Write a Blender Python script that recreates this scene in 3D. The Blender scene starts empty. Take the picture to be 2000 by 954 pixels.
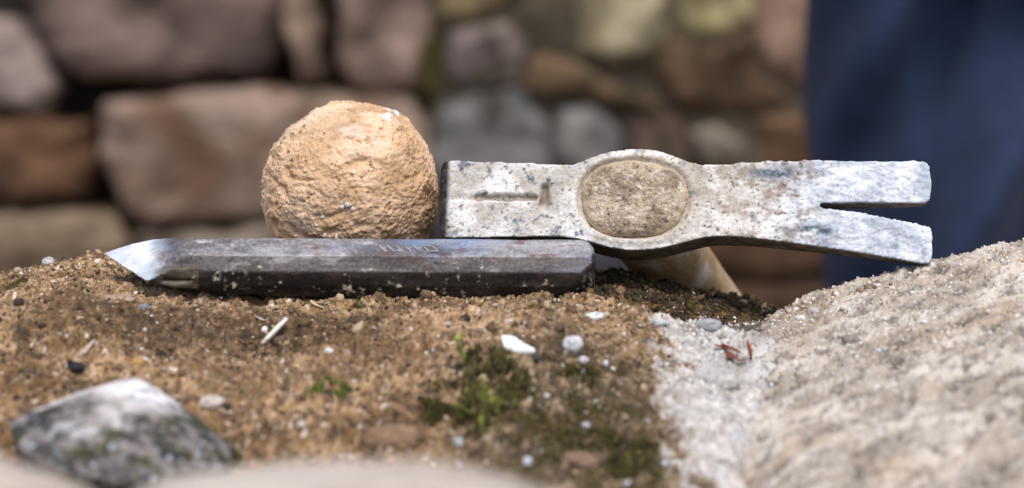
import bpy, bmesh, math, random
import numpy as np
from mathutils import Vector, Matrix
random.seed(7)
R = math.radians
# ------------------------------------------------------------------ camera, light
scene = bpy.context.scene
PITCH = R(8.0); DF = 0.75; S = 0.0002            # focus distance, metres per photo pixel at focus
CAM = Vector((0, -DF*math.cos(PITCH), DF*math.sin(PITCH)))
FWD = Vector((0, math.cos(PITCH), -math.sin(PITCH))); UPV = Vector((0, math.sin(PITCH), math.cos(PITCH)))
cd = bpy.data.cameras.new("camera"); cam = bpy.data.objects.new("camera", cd)
scene.collection.objects.link(cam); scene.camera = cam
cam.location = CAM; cam.rotation_euler = (R(90)-PITCH, 0, 0)
cd.sensor_width = 36; cd.lens = 67.5; cd.clip_start = 0.02; cd.clip_end = 200
cd.dof.use_dof = True; cd.dof.focus_distance = 0.757; cd.dof.aperture_fstop = 5.7
w = bpy.data.worlds.new("World"); scene.world = w; w.use_nodes = True
nt = w.node_tree; bg = nt.nodes['Background']; sky = nt.nodes.new('ShaderNodeTexSky')
sky.sky_type = 'NISHITA'; sky.sun_disc = False
SUN_EL, SUN_AZ = R(62), R(168)                      # azimuth clockwise from +Y
sky.sun_elevation = SUN_EL; sky.sun_rotation = SUN_AZ; sky.dust_density = 3.0; sky.air_density = 1.0
nt.links.new(sky.outputs[0], bg.inputs[0]); bg.inputs[1].default_value = 0.15
ld = bpy.data.lights.new("sun", 'SUN'); ld.energy = 2.0; ld.angle = R(32); ld.color = (1, .96, .91)
sun = bpy.data.objects.new("sun", ld); scene.collection.objects.link(sun)
sd = Vector((math.sin(SUN_AZ)*math.cos(SUN_EL), math.cos(SUN_AZ)*math.cos(SUN_EL), math.sin(SUN_EL)))
sun.rotation_euler = sd.to_track_quat('Z', 'Y').to_euler(); sun.location = (0, 0, 3)
vs = scene.view_settings; vs.view_transform = 'Standard'; vs.look = 'None'; vs.gamma = 1; vs.exposure = 0.2
vs.use_curve_mapping = False
scene.render.engine = 'CYCLES'; scene.cycles.use_denoising = True; scene.cycles.max_bounces = 5

# ------------------------------------------------------------------ helpers
def P(px, py, d):
    """point seen at photo pixel px,py at depth d metres in front of the camera"""
    a = (px-1000)*S*d/DF; b = (477-py)*S*d/DF
    return CAM + FWD*d + Vector((1, 0, 0))*a + UPV*b
def onplane(px, py, o, n):
    dr = P(px, py, 1.0) - CAM
    return CAM + dr*((o-CAM).dot(n)/dr.dot(n))
def tag(o, label=None, cat=None, group=None, kind=None):
    if label: o['label'] = label
    if cat: o['category'] = cat
    if group: o['group'] = group
    if kind: o['kind'] = kind
    return o
def link(name, me, mat=None, parent=None, loc=None):
    o = bpy.data.objects.new(name, me); scene.collection.objects.link(o)
    if mat is not None and me is not None and len(me.materials) == 0: me.materials.append(mat)
    if parent is not None: o.parent = parent
    if loc is not None: o.location = loc
    return o
def mesh_np(name, V, F, smooth=True):
    V = np.asarray(V, np.float32); F = np.asarray(F, np.int32); k = F.shape[1]
    me = bpy.data.meshes.new(name); me.vertices.add(len(V)); me.vertices.foreach_set('co', V.ravel())
    me.loops.add(F.size); me.loops.foreach_set('vertex_index', F.ravel())
    me.polygons.add(len(F)); me.polygons.foreach_set('loop_start', np.arange(0, F.size, k, dtype=np.int32))
    me.update(calc_edges=True)
    if smooth: me.polygons.foreach_set('use_smooth', np.ones(len(F), bool))
    me.validate(); return me
def set_col(me, col, met=None):
    a = me.color_attributes.new('Col', 'FLOAT_COLOR', 'POINT')
    col = np.clip(np.asarray(col, np.float32), .002, .95); lum = col.mean(1, keepdims=True); col = col*(lum/.30)**.22
    c = np.ones((len(me.vertices), 4), np.float32); c[:, :3] = np.clip(col, 0.002, .86)
    a.data.foreach_set('color', c.ravel())
    if met is not None:
        b = me.attributes.new('Met', 'FLOAT', 'POINT'); b.data.foreach_set('value', np.asarray(met, np.float32).ravel())
def coords(me):
    a = np.empty(len(me.vertices)*3, np.float32); me.vertices.foreach_get('co', a); return a.reshape(-1, 3)
def normals(me):
    a = np.empty(len(me.vertices)*3, np.float32); me.vertices.foreach_get('normal', a); return a.reshape(-1, 3)
def setco(me, V): me.vertices.foreach_set('co', np.asarray(V, np.float32).ravel()); me.update()
_rs = np.random.RandomState(3); _G = _rs.normal(size=(512, 3)).astype(np.float32); _G /= np.linalg.norm(_G, axis=1)[:, None]
_t = _rs.uniform(0, 6.2832, 512); _G2 = np.stack([np.cos(_t), np.sin(_t)], 1).astype(np.float32)
np.seterr(over='ignore')
def perlin2(x, y, seed):
    xi = np.floor(x).astype(np.int32); yi = np.floor(y).astype(np.int32); fx = (x-xi).astype(np.float32); fy = (y-yi).astype(np.float32)
    u = fx*fx*fx*(fx*(fx*6-15)+10); v = fy*fy*fy*(fy*(fy*6-15)+10); out = 0
    hx = [(xi+d)*np.int32(73856093) for d in (0, 1)]; hy = [((yi+d)*np.int32(19349663)) ^ np.int32(seed*7919 & 0x7fffffff) for d in (0, 1)]
    for dx in (0, 1):
        wx = u if dx else 1-u
        for dy in (0, 1):
            wy = v if dy else 1-v; h = hx[dx] ^ hy[dy]; h = (h ^ (h >> 13))*np.int32(1274126177); g = _G2[(h >> 8) & 511]
            out = out + wx*wy*(g[:, 0]*(fx-dx)+g[:, 1]*(fy-dy))
    return out*1.15
def perlin(p, seed=0):
    if not p[:, 2].any(): return perlin2(p[:, 0], p[:, 1], seed)
    pi = np.floor(p).astype(np.int64); pf = (p-pi).astype(np.float32); u = pf*pf*pf*(pf*(pf*6-15)+10)
    out = 0
    for dx in (0, 1):
        wx = u[:, 0] if dx else 1-u[:, 0]
        for dy in (0, 1):
            wy = u[:, 1] if dy else 1-u[:, 1]
            for dz in (0, 1):
                wz = u[:, 2] if dz else 1-u[:, 2]
                h = ((pi[:, 0]+dx)*73856093) ^ ((pi[:, 1]+dy)*19349663) ^ ((pi[:, 2]+dz)*83492791) ^ (seed*2654435)
                h = (h ^ (h >> 13))*1274126177; g = _G[(h >> 8) & 511]
                out = out + wx*wy*wz*(g[:, 0]*(pf[:, 0]-dx)+g[:, 1]*(pf[:, 1]-dy)+g[:, 2]*(pf[:, 2]-dz))
    return out
def fbm(p, scale, octv=4, seed=0, gain=.5, ridged=False):
    """scale in metres of the largest feature; returns about -1..1"""
    q = np.asarray(p, np.float32)/scale; s = 0; a = 1; t = 0; flat2 = not q[:, 2].any()
    for i in range(octv):
        n = perlin(q*(2.03**i)+np.array([7.3, 3.1, 0 if flat2 else 5.7], np.float32)*i, seed+i)*1.7
        if ridged: n = 1-2*np.abs(n)
        s = s+a*n; t += a; a *= gain
    return s/t
def sst(a, b, x): t = np.clip((x-a)/(b-a), 0, 1); return t*t*(3-2*t)
def mix(a, b, m):
    a = np.asarray(a, np.float32); b = np.asarray(b, np.float32); m = np.asarray(m, np.float32)[:, None]
    return a*(1-m)+b*m
def xy3(x, y): return np.stack([x, y, np.zeros_like(x)], 1)
def lin(r, g, b): return tuple(((c/255+.055)/1.055)**2.4 if c > 10 else c/3295 for c in (r, g, b))

def material(name, rough=.9, rough_met=.4, noise_scale=900, noise_amt=.25, bump=.0, bump_scale=1500, spec=.35, color=None, met=False, sheen=0):
    m = bpy.data.materials.new(name); m.use_nodes = True; N = m.node_tree.nodes; L = m.node_tree.links
    b = N['Principled BSDF']; b.inputs['Specular IOR Level'].default_value = spec
    tc = N.new('ShaderNodeTexCoord')
    nz = N.new('ShaderNodeTexNoise'); nz.inputs['Scale'].default_value = noise_scale; nz.inputs['Detail'].default_value = 4
    L.new(tc.outputs['Object'], nz.inputs['Vector'])
    mr = N.new('ShaderNodeMapRange'); mr.inputs['From Min'].default_value = .3; mr.inputs['From Max'].default_value = .7
    mr.inputs['To Min'].default_value = 1-noise_amt; mr.inputs['To Max'].default_value = 1+noise_amt
    L.new(nz.outputs['Fac'], mr.inputs['Value'])
    vm = N.new('ShaderNodeVectorMath'); vm.operation = 'SCALE'; L.new(mr.outputs[0], vm.inputs['Scale'])
    if color is None:
        at = N.new('ShaderNodeAttribute'); at.attribute_name = 'Col'; L.new(at.outputs['Color'], vm.inputs[0])
    else:
        vm.inputs[0].default_value = color
    L.new(vm.outputs[0], b.inputs['Base Color'])
    if met:
        am = N.new('ShaderNodeAttribute'); am.attribute_name = 'Met'; L.new(am.outputs['Fac'], b.inputs['Metallic'])
        r2 = N.new('ShaderNodeMapRange'); r2.inputs['To Min'].default_value = rough; r2.inputs['To Max'].default_value = rough_met
        L.new(am.outputs['Fac'], r2.inputs['Value']); L.new(r2.outputs[0], b.inputs['Roughness'])
    else: b.inputs['Roughness'].default_value = rough
    if bump:
        n2 = N.new('ShaderNodeTexNoise'); n2.inputs['Scale'].default_value = bump_scale; n2.inputs['Detail'].default_value = 5
        L.new(tc.outputs['Object'], n2.inputs['Vector'])
        bp = N.new('ShaderNodeBump'); bp.inputs['Strength'].default_value = 1; bp.inputs['Distance'].default_value = bump
        L.new(n2.outputs['Fac'], bp.inputs['Height']); L.new(bp.outputs[0], b.inputs['Normal'])
    if sheen: b.inputs['Sheen Weight'].default_value = sheen
    return m
M_stone = material('rough_stone', noise_amt=.22, noise_scale=1400, bump=.0004, bump_scale=1100, spec=.25)
M_wall = material('wall_stone', noise_amt=.25, noise_scale=22, bump=.006, bump_scale=30, spec=.2)
M_grain = material('grit', noise_amt=.2, noise_scale=1500, spec=.3)
M_moss = material('moss', noise_amt=.3, noise_scale=300, spec=.2, rough=.8)
M_steel = material('dirty_steel', rough=.85, rough_met=.42, noise_amt=.22, noise_scale=2200, bump=.00012, bump_scale=2500, spec=.4, met=True)
M_plaster = material('plastered_steel', rough=.9, rough_met=.45, noise_amt=.16, noise_scale=2200, bump=.00025, bump_scale=1600, spec=.35, met=True)
M_wood = material('worn_wood', rough=.6, noise_amt=.12, noise_scale=300, bump=.0001, bump_scale=600, spec=.4)
M_cloth = material('dark_blue_workwear', rough=.95, noise_amt=.12, noise_scale=60, spec=.15, sheen=.08)
M_dry = material('dry_plant', rough=.8, noise_amt=.2, noise_scale=600)

def heightfield(name, xs, ys, zf, cf, mat, parent, skirt=.07, mask=None):
    """a solid lump of stone whose top is z=zf(x,y): top sheet, four sides and underside"""
    X, Y = np.meshgrid(xs, ys); x = X.ravel().astype(np.float32); y = Y.ravel().astype(np.float32)
    z = zf(x, y); nx, ny = len(xs), len(ys)
    V = np.stack([x, y, z], 1)
    idx = np.arange(nx*ny).reshape(ny, nx)
    q = np.stack([idx[:-1, :-1].ravel(), idx[:-1, 1:].ravel(), idx[1:, 1:].ravel(), idx[1:, :-1].ravel()], 1)
    loop = np.concatenate([idx[0, :], idx[1:, -1], idx[-1, -2::-1], idx[-2:0:-1, 0]])
    lo = V[loop].copy(); lo[:, 2] = z.min()-skirt; n0 = len(V); nl = len(loop)
    k = np.arange(nl); k2 = (k+1) % nl
    side = np.stack([loop[k], n0+k, n0+k2, loop[k2]], 1)
    c = lo.mean(0); c[2] = z.min()-skirt
    V2 = np.concatenate([V, lo, c[None]]); nc = len(V2)-1
    kk = np.arange(0, nl-1, 2)
    bot = np.stack([n0+(kk+2) % nl, n0+kk+1, n0+kk, np.full(len(kk), nc)], 1)
    me = mesh_np(name, V2, np.concatenate([q, side, bot]))
    col = cf(V2[:, 0], V2[:, 1], V2[:, 2]); set_col(me, col)
    return link(name, me, mat, parent)

# ------------------------------------------------------------------ near wall: height functions
def z_brown_base(x, y):
    z = -.0203 - 1.5*np.minimum(y+.004, 0)**2 - 14*np.maximum(y-.052, 0)**2
    z = z + .0095*np.exp(-((x+.172)/.036)**2 - ((y-.012)/.062)**2)         # swelling under the chisel point
    z = z - .004*sst(-.16, -.26, x)
    x0 = .042+.10*np.minimum(y, 0)
    t = np.maximum(x-x0, 0)/.075; z = z-.0205*t**1.35
    fr = sst(-.014, -.04, y)
    z = z + fr*(.0055*np.exp(-((x-.0)/.05)**2-((y+.05)/.022)**2) + .004*np.exp(-((x+.16)/.05)**2-((y+.05)/.03)**2) - .004*np.exp(-((x+.085)/.03)**2-((y+.062)/.02)**2) + .0045*fbm(xy3(x, y), .05, 2, 5))
    z = z - .012*sst(-.33, -.42, x)
    z = z - .0022*np.exp(-((y+.062)/.010)**2)*sst(-.06, -.09, x)*sst(-.17, -.14, x)      # shallow ledge on the left
    z = z - .0015*sst(-.055, -.075, y)*sst(-.05, -.08, x)
    return z
def brown_detail(x, y):
    p = xy3(x, y)
    d = .0026*fbm(p, .03, 4, 11) + .0027*fbm(p, .010, 5, 21, .62) + .0011*fbm(p, .0035, 3, 31, .65, True)
    d = d - .0020*sst(.2, .55, fbm(p, .007, 3, 41)) + .0016*fbm(p, .014, 3, 45, .5, True)                                         # pits
    rough = sst(-.012, .02, y)*sst(.0, .07, x)
    d = d + .0016*rough*fbm(p, .0045, 3, 51, .7, True)
    return d
def z_brown(x, y): return z_brown_base(x, y)+brown_detail(x, y)
XB = lambda y: .055 + .02*np.minimum(y, 0) + .85*np.maximum(y+.038, 0)       # brown stone / mortar joint
def z_mortar(x, y):
    xb = XB(y); p = xy3(x, y)
    wob = .013*fbm(p, .028, 5, 61, .62)
    t = x-xb+wob
    zb = z_brown_base(xb, y)
    z = zb + .0012 - .20*np.maximum(t, 0) + .5*np.minimum(t, 0)
    z = z - 14*np.maximum(y-.045, 0)**2
    z = z - .0012 + .0040*fbm(p, .018, 5, 71, .55) + .0014*fbm(p, .004, 3, 81, .6, True) - .0016*sst(.2, .6, fbm(p, .009, 3, 85))
    return z
XE = lambda y: .077 + .04*np.minimum(y, 0) + .55*np.maximum(y+.034, 0)                # left edge of the pale stone
def z_right(x, y):
    p = xy3(x, y)
    z = -.0068 + (.26+.8*np.clip(y, -.14, 0))*(x-.164) + .20*np.minimum(y, 0) - .02*np.clip(.13-x, 0, .03)
    z = z - .35*np.maximum(y+.004, 0) - 16*np.maximum(y-.02, 0)**2
    e = XE(y)+.003*fbm(p, .02, 3, 91)
    z = z - 16*np.maximum(e+.024-x, 0)**2 - 60*np.maximum(e-x, 0)**1.5
    ca, sa = math.cos(.5), math.sin(.5)
    q = np.stack([(x*ca+y*sa)*.62, -x*sa+y*ca, np.zeros_like(x)], 1)
    d = .0014*fbm(p, .03, 3, 101) + .0016*fbm(q, .0065, 4, 111, .6) + .0011*fbm(p, .0024, 3, 121, .65, True) + .0012*fbm(p, .008, 4, 125, .65, True)
    d = d - .0026*sst(.15, .5, fbm(q, .0055, 3, 131))
    return z+d

# colours
def c_brown(x, y, z):
    p = xy3(x, y)
    n1 = fbm(p, .035, 4, 201); n2 = fbm(p, .010, 4, 211, .6); n3 = fbm(p, .0040, 4, 221, .7); n4 = fbm(p, .0016, 2, 231)
    c = mix((.19, .115, .055), (.37, .25, .145), sst(-.35, .45, n1+.5*n2))
    c = mix(c, (.13, .088, .058), sst(.0, .5, n2-.2*n1)*.8)                 # grey brown
    c = mix(c, (.50, .37, .25), sst(.1, .6, n3+.2*n1)*.75)
    c = mix(c, (.055, .036, .022), sst(.0, .4, -n3+.45*n2)*.85)
    c = mix(c, (.48, .25, .09), sst(.45, .7, n4)*.45)
    c = mix(c, (.62, .57, .52), sst(.52, .68, fbm(p, .0035, 2, 241))*.9)   # pale grains
    c = mix(c, (.035, .03, .035), sst(.36, .55, fbm(p, .005, 3, 251, .6))*.85)
    sandy = np.exp(-((x-.0+.02*n1)/.045)**2-((y+.045)/.022)**2)+.8*np.exp(-((x+.15)/.05)**2-((y+.02)/.03)**2)+.6*np.exp(-((x+.09)/.05)**2-((y+.085)/.02)**2)
    c = mix(c, mix((.36, .24, .135), (.50, .375, .25), sst(-.3, .4, n3+.5*n2)), np.clip(sandy, 0, 1)*sst(-.5, .2, n2+n1*.5)*.65)
    # dark damp soil: under and behind the chisel on the right, ledge on the left
    soil = sst(-.006, .004, y+.003+.008*n1+.004*n2+.45*np.maximum(x-.02, 0))*sst(-.02, .04, x)
    c = mix(c, mix((.055, .033, .018), (.10, .06, .03), sst(-.3, .4, n2)), soil*.9)
    c = mix(c, (.22, .115, .03), soil*sst(.15, .6, n3+.6*n1)*sst(.11, .06, x)*.6)
    c = mix(c, (.07, .07, .015), soil*sst(.1, .6, n2+.3*n1+.5*n4)*.5)
    ledge = np.exp(-((y+.052+.008*n1)/.016)**2)*sst(-.03, -.07, x)*sst(-.19, -.13, x)
    c = mix(c, mix((.05, .036, .026), (.14, .085, .045), sst(-.3, .4, n3)), ledge*.8)
    dk = np.exp(-((x+.02)/.075)**2-((y+.006)/.020)**2)
    c = mix(c, (.11, .08, .04), dk*sst(-.3, .5, n2)*.7)
    g2 = sst(-.04, -.12, y+.012*n1)*sst(-.03, .0, x+.02*n1)*sst(.07, .04, x)
    c = mix(c, mix((.07, .052, .038), (.17, .135, .105), sst(-.3, .4, n3)), g2*.8)
    c = mix(c, (.065, .06, .014), g2*sst(-.1, .4, n2+.5*n3)*.8)
    c = mix(c, (.34, .27, .18), g2*sst(.2, .5, -n2+.5*n3)*.7)
    j = sst(-.004, .004, x-XB(y)+.016*fbm(p, .016, 5, 261, .7))*(1-soil); c = mix(c, mix((.42, .39, .36), (.62, .60, .58), sst(-.3, .4, n3)), j*.85); c = c*(1+np.array([.17, .11, .04], np.float32)*(1-j[:, None]))      # mortar smeared over the joint edge
    return c
def c_mortar(x, y, z):
    p = xy3(x, y); n1 = fbm(p, .012, 4, 301); n2 = fbm(p, .003, 3, 311, .7)
    c = mix((.36, .33, .30), (.54, .52, .50), sst(-.4, .4, n1))
    c = mix(c, (.44, .47, .53), sst(-.1, .4, fbm(p, .014, 4, 321, .6))*sst(-.05, -.10, y)*.6)
    c = mix(c, (.22, .165, .12), sst(.1, .5, n2+.5*n1)*.85)
    c = mix(c, mix((.14, .095, .06), (.30, .21, .13), sst(-.3, .4, n2)), sst(.05, .3, fbm(p, .012, 4, 331, .6)-25*np.abs(x-XB(y)-.004)+.2)*.9)
    c = mix(c, (.50, .485, .47), sst(-.06, -.11, y)*sst(-.3, .4, n1)*.5)
    c = mix(c, (.03, .026, .026), sst(.35, .55, -n2-.2*n1)*.85)
    d = sst(-.006, .006, y+.003+.008*n1+.45*np.maximum(x-.02, 0)); c = mix(c, mix((.13, .10, .075), (.4, .38, .36), sst(.0, .5, n2)), d)
    return c
def c_right(x, y, z):
    p = xy3(x, y); ca, sa = math.cos(.5), math.sin(.5)
    q = np.stack([(x*ca+y*sa)*.62, -x*sa+y*ca, np.zeros_like(x)], 1)
    n1 = fbm(q, .02, 4, 401); n2 = fbm(q, .0065, 4, 111, .6); n3 = fbm(p, .0025, 3, 421, .7)
    c = mix((.37, .31, .25), (.55, .49, .42), sst(-.4, .4, n1))
    c = mix(c, (.42, .275, .16), sst(.1, .6, fbm(q, .025, 3, 431))*.4)
    c = mix(c, (.17, .14, .115), sst(.0, .45, -n2+.3*n3)*.8)
    c = mix(c, (.10, .085, .07), sst(.2, .55, fbm(q, .0055, 3, 131))*.75)
    c = mix(c, (.66, .65, .64), sst(.2, .6, n3)*.6)
    c = mix(c, (.10, .09, .08), sst(.38, .6, -n3)*.6)
    edge = sst(-.012, .004, y+.006*n3)*sst(.165, .14, x)
    c = mix(c, mix((.22, .16, .11), (.42, .36, .3), sst(-.2, .5, n3)), edge*.6)
    return c

near = link('stone_wall', None); near.location = (0, 0, 0)
tag(near, 'rough stone wall top with brown gritty stone, white mortar and pale stone carrying the tools', 'stone wall')
ys = np.concatenate([np.arange(-.30, -.075, .0009), np.arange(-.075, .075, .00052), np.arange(.075, .10, .0015)])
o = heightfield('stone', np.concatenate([np.arange(-.42, -.27, .0025), np.arange(-.27, .155, .00056)]), ys, z_brown, c_brown, M_stone, near)
tag(o, 'brown gritty mossy stone')
o = heightfield('mortar', np.arange(.025, .16, .0006), np.concatenate([np.arange(-.30, -.06, .0009), np.arange(-.06, .075, .0006)]), z_mortar, c_mortar, M_stone, near)
o = heightfield('stone', np.arange(.045, .34, .00075), np.concatenate([np.arange(-.30, -.06, .001), np.arange(-.06, .055, .0006)]), z_right, c_right, M_stone, near)
tag(o, 'pale beige pitted stone')

# ------------------------------------------------------------------ grit on the stones
ICO = bmesh.new(); bmesh.ops.create_icosphere(ICO, subdivisions=1, radius=1)
IV = np.array([v.co[:] for v in ICO.verts], np.float32); IF = np.array([[v.index for v in f.verts] for f in ICO.faces]); ICO.free()
OV = np.array([(1, 0, 0), (-1, 0, 0), (0, 1, 0), (0, -1, 0), (0, 0, 1), (0, 0, -1)], np.float32)
OF = np.array([(0, 2, 4), (2, 1, 4), (1, 3, 4), (3, 0, 4), (2, 0, 5), (1, 2, 5), (3, 1, 5), (0, 3, 5)])
def grains(name, pos, size, cols, parent, seed, base=(OV, OF), jit=.35, kind='stuff'):
    rs = np.random.RandomState(seed); n = len(pos); bv, bf = base; k = len(bv)
    V = bv[None]*(1+jit*rs.uniform(-1, 1, (n, k, 1)))*rs.uniform(.6, 1.25, (n, 1, 3))
    a = rs.uniform(0, 6.28, (n, 3)); 
    for ax in range(3):
        c, s = np.cos(a[:, ax])[:, None], np.sin(a[:, ax])[:, None]; i, j = [(1, 2), (2, 0), (0, 1)][ax]
        vi, vj = V[:, :, i].copy(), V[:, :, j].copy(); V[:, :, i] = c*vi-s*vj; V[:, :, j] = s*vi+c*vj
    V = V*size[:, None, None]+pos[:, None, :]
    F = (bf[None]+(np.arange(n)*k)[:, None, None]).reshape(-1, 3)
    me = mesh_np(name, V.reshape(-1, 3), F, smooth=False); set_col(me, np.repeat(cols, k, 0))
    o = link(name, me, M_grain, parent); o['kind'] = kind; return o
def pal(rs, n, cols, wts):
    c = np.array(cols, np.float32)[rs.choice(len(cols), n, p=np.array(wts)/sum(wts))]
    return c*rs.uniform(.75, 1.25, (n, 1))
def scatter(name, n, xr, yr, zf, keep, cols, wts, smin, smax, seed, base=(OV, OF)):
    rs = np.random.RandomState(seed); x = rs.uniform(*xr, n).astype(np.float32); y = rs.uniform(*yr, n).astype(np.float32)
    m = rs.uniform(size=n) < keep(x, y); x, y = x[m], y[m]; n = len(x)
    s = smin*(smax/smin)**(rs.uniform(size=n)**2.2); z = zf(x, y)+s*.1
    return grains(name, np.stack([x, y, z], 1).astype(np.float32), s, pal(rs, n, cols, wts), near, seed+1, base)
BC = [(.25, .155, .085), (.16, .10, .058), (.06, .043, .032), (.42, .30, .19), (.42, .23, .09), (.52, .47, .42), (.08, .07, .075)]
dens = lambda x, y: .30+.7*sst(.25, -.2, fbm(xy3(x, y), .012, 3, 501))
brown_ok = lambda x, y: dens(x, y)*(x < XB(y)+.004)
scatter('grit', 62000, (-.24, .125), (-.15, .068), z_brown, brown_ok, BC, (5, 5, 4, 5, .9, .5, .8), .00022, .0010, 600)
scatter('crumbs', 2000, (-.24, .12), (-.13, .066), z_brown, lambda x, y: brown_ok(x, y)*.9, BC, (6, 5, 2, 4, .3, .2, .3), .0007, .0026, 610, (IV, IF))
DC = [(.06, .038, .02), (.10, .06, .03), (.035, .025, .018), (.17, .095, .035), (.07, .07, .015)]
scatter('soil_crumbs', 14000, (.0, .125), (-.05, .075), z_brown, lambda x, y: sst(-.006, .004, y+.003+.45*np.maximum(x-.02, 0)), DC, (4, 4, 3, 2, 1.5), .0005, .0018, 620, (IV, IF))
MC = [(.62, .60, .57), (.5, .47, .43), (.36, .32, .28), (.70, .69, .67), (.12, .1, .09)]
scatter('mortar_crumbs', 5000, (.045, .125), (-.10, .06), z_mortar, lambda x, y: sst(-.004, .003, x-XB(y))*(x < XE(y)+.004), MC, (4, 4, 2, 3, .6), .0004, .0013, 630)
RC = [(.58, .52, .44), (.46, .38, .30), (.30, .26, .22), (.70, .67, .62), (.55, .40, .26)]
scatter('stone_crumbs', 6500, (.08, .25), (-.09, .03), z_right, lambda x, y: (x > XE(y)+.003)*.8, RC, (5, 4, 2, 3, 1), .0003, .0011, 640)
scatter('edge_crumbs', 120, (.10, .165), (-.02, .012), z_right, lambda x, y: (x > XE(y)+.006)*1., [(.3, .22, .15), (.48, .42, .36), (.62, .6, .57)], (3, 3, 2), .0007, .0019, 650, (IV, IF))
scatter('pale_specks', 150, (-.04, .07), (-.15, -.03), z_brown, brown_ok, [(.6, .58, .55), (.5, .44, .36), (.5, .54, .62)], (3, 3, 1), .0005, .0016, 665, (IV, IF))
scatter('white_specks', 200, (-.22, .08), (-.16, .05), z_brown, brown_ok, [(.72, .7, .68), (.6, .55, .5), (.55, .58, .66)], (3, 3, 1), .0004, .0011, 660, (IV, IF))

_gx = np.arange(-.27, .30, .001); _gy = np.arange(-.28, .09, .001); _X, _Y = np.meshgrid(_gx, _gy); _x = _X.ravel().astype(np.float32); _y = _Y.ravel().astype(np.float32)
_Z = z_brown(_x, _y); _m = _x > .03; _Z[_m] = np.maximum(_Z[_m], np.maximum(z_mortar(_x[_m], _y[_m]), z_right(_x[_m], _y[_m]))); _Z = _Z.reshape(_X.shape)
def zsurf(x, y):
    fx = min(max((x-_gx[0])/.001, 0), len(_gx)-2); fy = min(max((y-_gy[0])/.001, 0), len(_gy)-2); i, j = int(fx), int(fy); u, v = fx-i, fy-j
    return float((_Z[j, i]*(1-u)+_Z[j, i+1]*u)*(1-v)+(_Z[j+1, i]*(1-u)+_Z[j+1, i+1]*u)*v)
def hit(px, py):
    """where the sight line through a photo pixel meets the stones"""
    last = None
    for i in range(260):
        d = .52+i*.0012; p = P(px, py, d)
        if p.z < zsurf(p.x, p.y): return p
    return P(px, py, .78)

# ------------------------------------------------------------------ small stones resting on the wall top
def rock_points(name, pts, colf, mat, parent=None, sub=5, amp=.0022, seed=1, smooth_it=2):
    bm = bmesh.new()
    for p in pts: bm.verts.new(p)
    r = bmesh.ops.convex_hull(bm, input=bm.verts)
    bmesh.ops.delete(bm, geom=list({g for g in r['geom_interior'] if isinstance(g, bmesh.types.BMVert)}), context='VERTS')
    bmesh.ops.triangulate(bm, faces=bm.faces)
    me = bpy.data.meshes.new(name); bm.to_mesh(me); bm.free()
    o = link(name, me)
    md = o.modifiers.new('r', 'REMESH'); md.mode = 'VOXEL'; md.voxel_size = sub
    ms = o.modifiers.new('s', 'SMOOTH'); ms.iterations = smooth_it; ms.factor = .6
    dg = bpy.context.evaluated_depsgraph_get(); dg.update()
    me2 = bpy.data.meshes.new_from_object(o.evaluated_get(dg)); bpy.data.objects.remove(o)
    me2.materials.clear()
    V = coords(me2); Nn = normals(me2)
    V2 = V+Nn*(amp*fbm(V, amp*9, 5, seed, .55))[:, None]; setco(me2, V2)
    me2.polygons.foreach_set('use_smooth', np.ones(len(me2.polygons), bool))
    set_col(me2, colf(V2, Nn)); return link(name, me2, mat, parent)

def c_whitestone(V, N):
    n1 = fbm(V, .018, 4, 701); n2 = fbm(V, .006, 4, 711, .6); n3 = fbm(V, .0022, 3, 721)
    c = mix((.46, .41, .38), (.68, .67, .67), sst(-.3, .4, n1)); c = mix(c, (.22, .19, .18), sst(.0, .45, n2)*.75); c = mix(c, (.10, .085, .085), sst(.2, .5, fbm(V, .012, 4, 741, .6))*.7)
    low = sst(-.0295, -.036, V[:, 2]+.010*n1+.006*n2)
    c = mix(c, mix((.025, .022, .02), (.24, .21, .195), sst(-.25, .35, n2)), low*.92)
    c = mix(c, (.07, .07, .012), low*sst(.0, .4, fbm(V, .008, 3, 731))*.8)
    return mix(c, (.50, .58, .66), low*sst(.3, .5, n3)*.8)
pts = []
for px, py, d in [(470, 885, .60), (12, 822, .575), (40, 880, .555), (60, 803, .60), (150, 775, .60), (215, 745, .60), (275, 738, .60), (305, 760, .60), (370, 815, .59), (450, 868, .585),
                  (440, 915, .57), (330, 945, .555), (220, 940, .545), (120, 920, .545), (200, 800, .57), (290, 800, .572)]:
    pts.append(P(px, py, d+.03))
for px, py, d in [(80, 830, .625), (210, 800, .63), (300, 800, .63), (420, 880, .61)]: pts.append(P(px, py, d))
for px, py, d in [(60, 960, .57), (400, 985, .57), (220, 1000, .56), (150, 930, .62), (380, 930, .61)]: pts.append(P(px, py, d+.03))
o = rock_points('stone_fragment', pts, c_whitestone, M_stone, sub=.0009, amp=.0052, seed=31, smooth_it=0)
tag(o, 'angular whitish grey stone fragment with dark mossy underside near the wall edge', 'stone')

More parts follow.
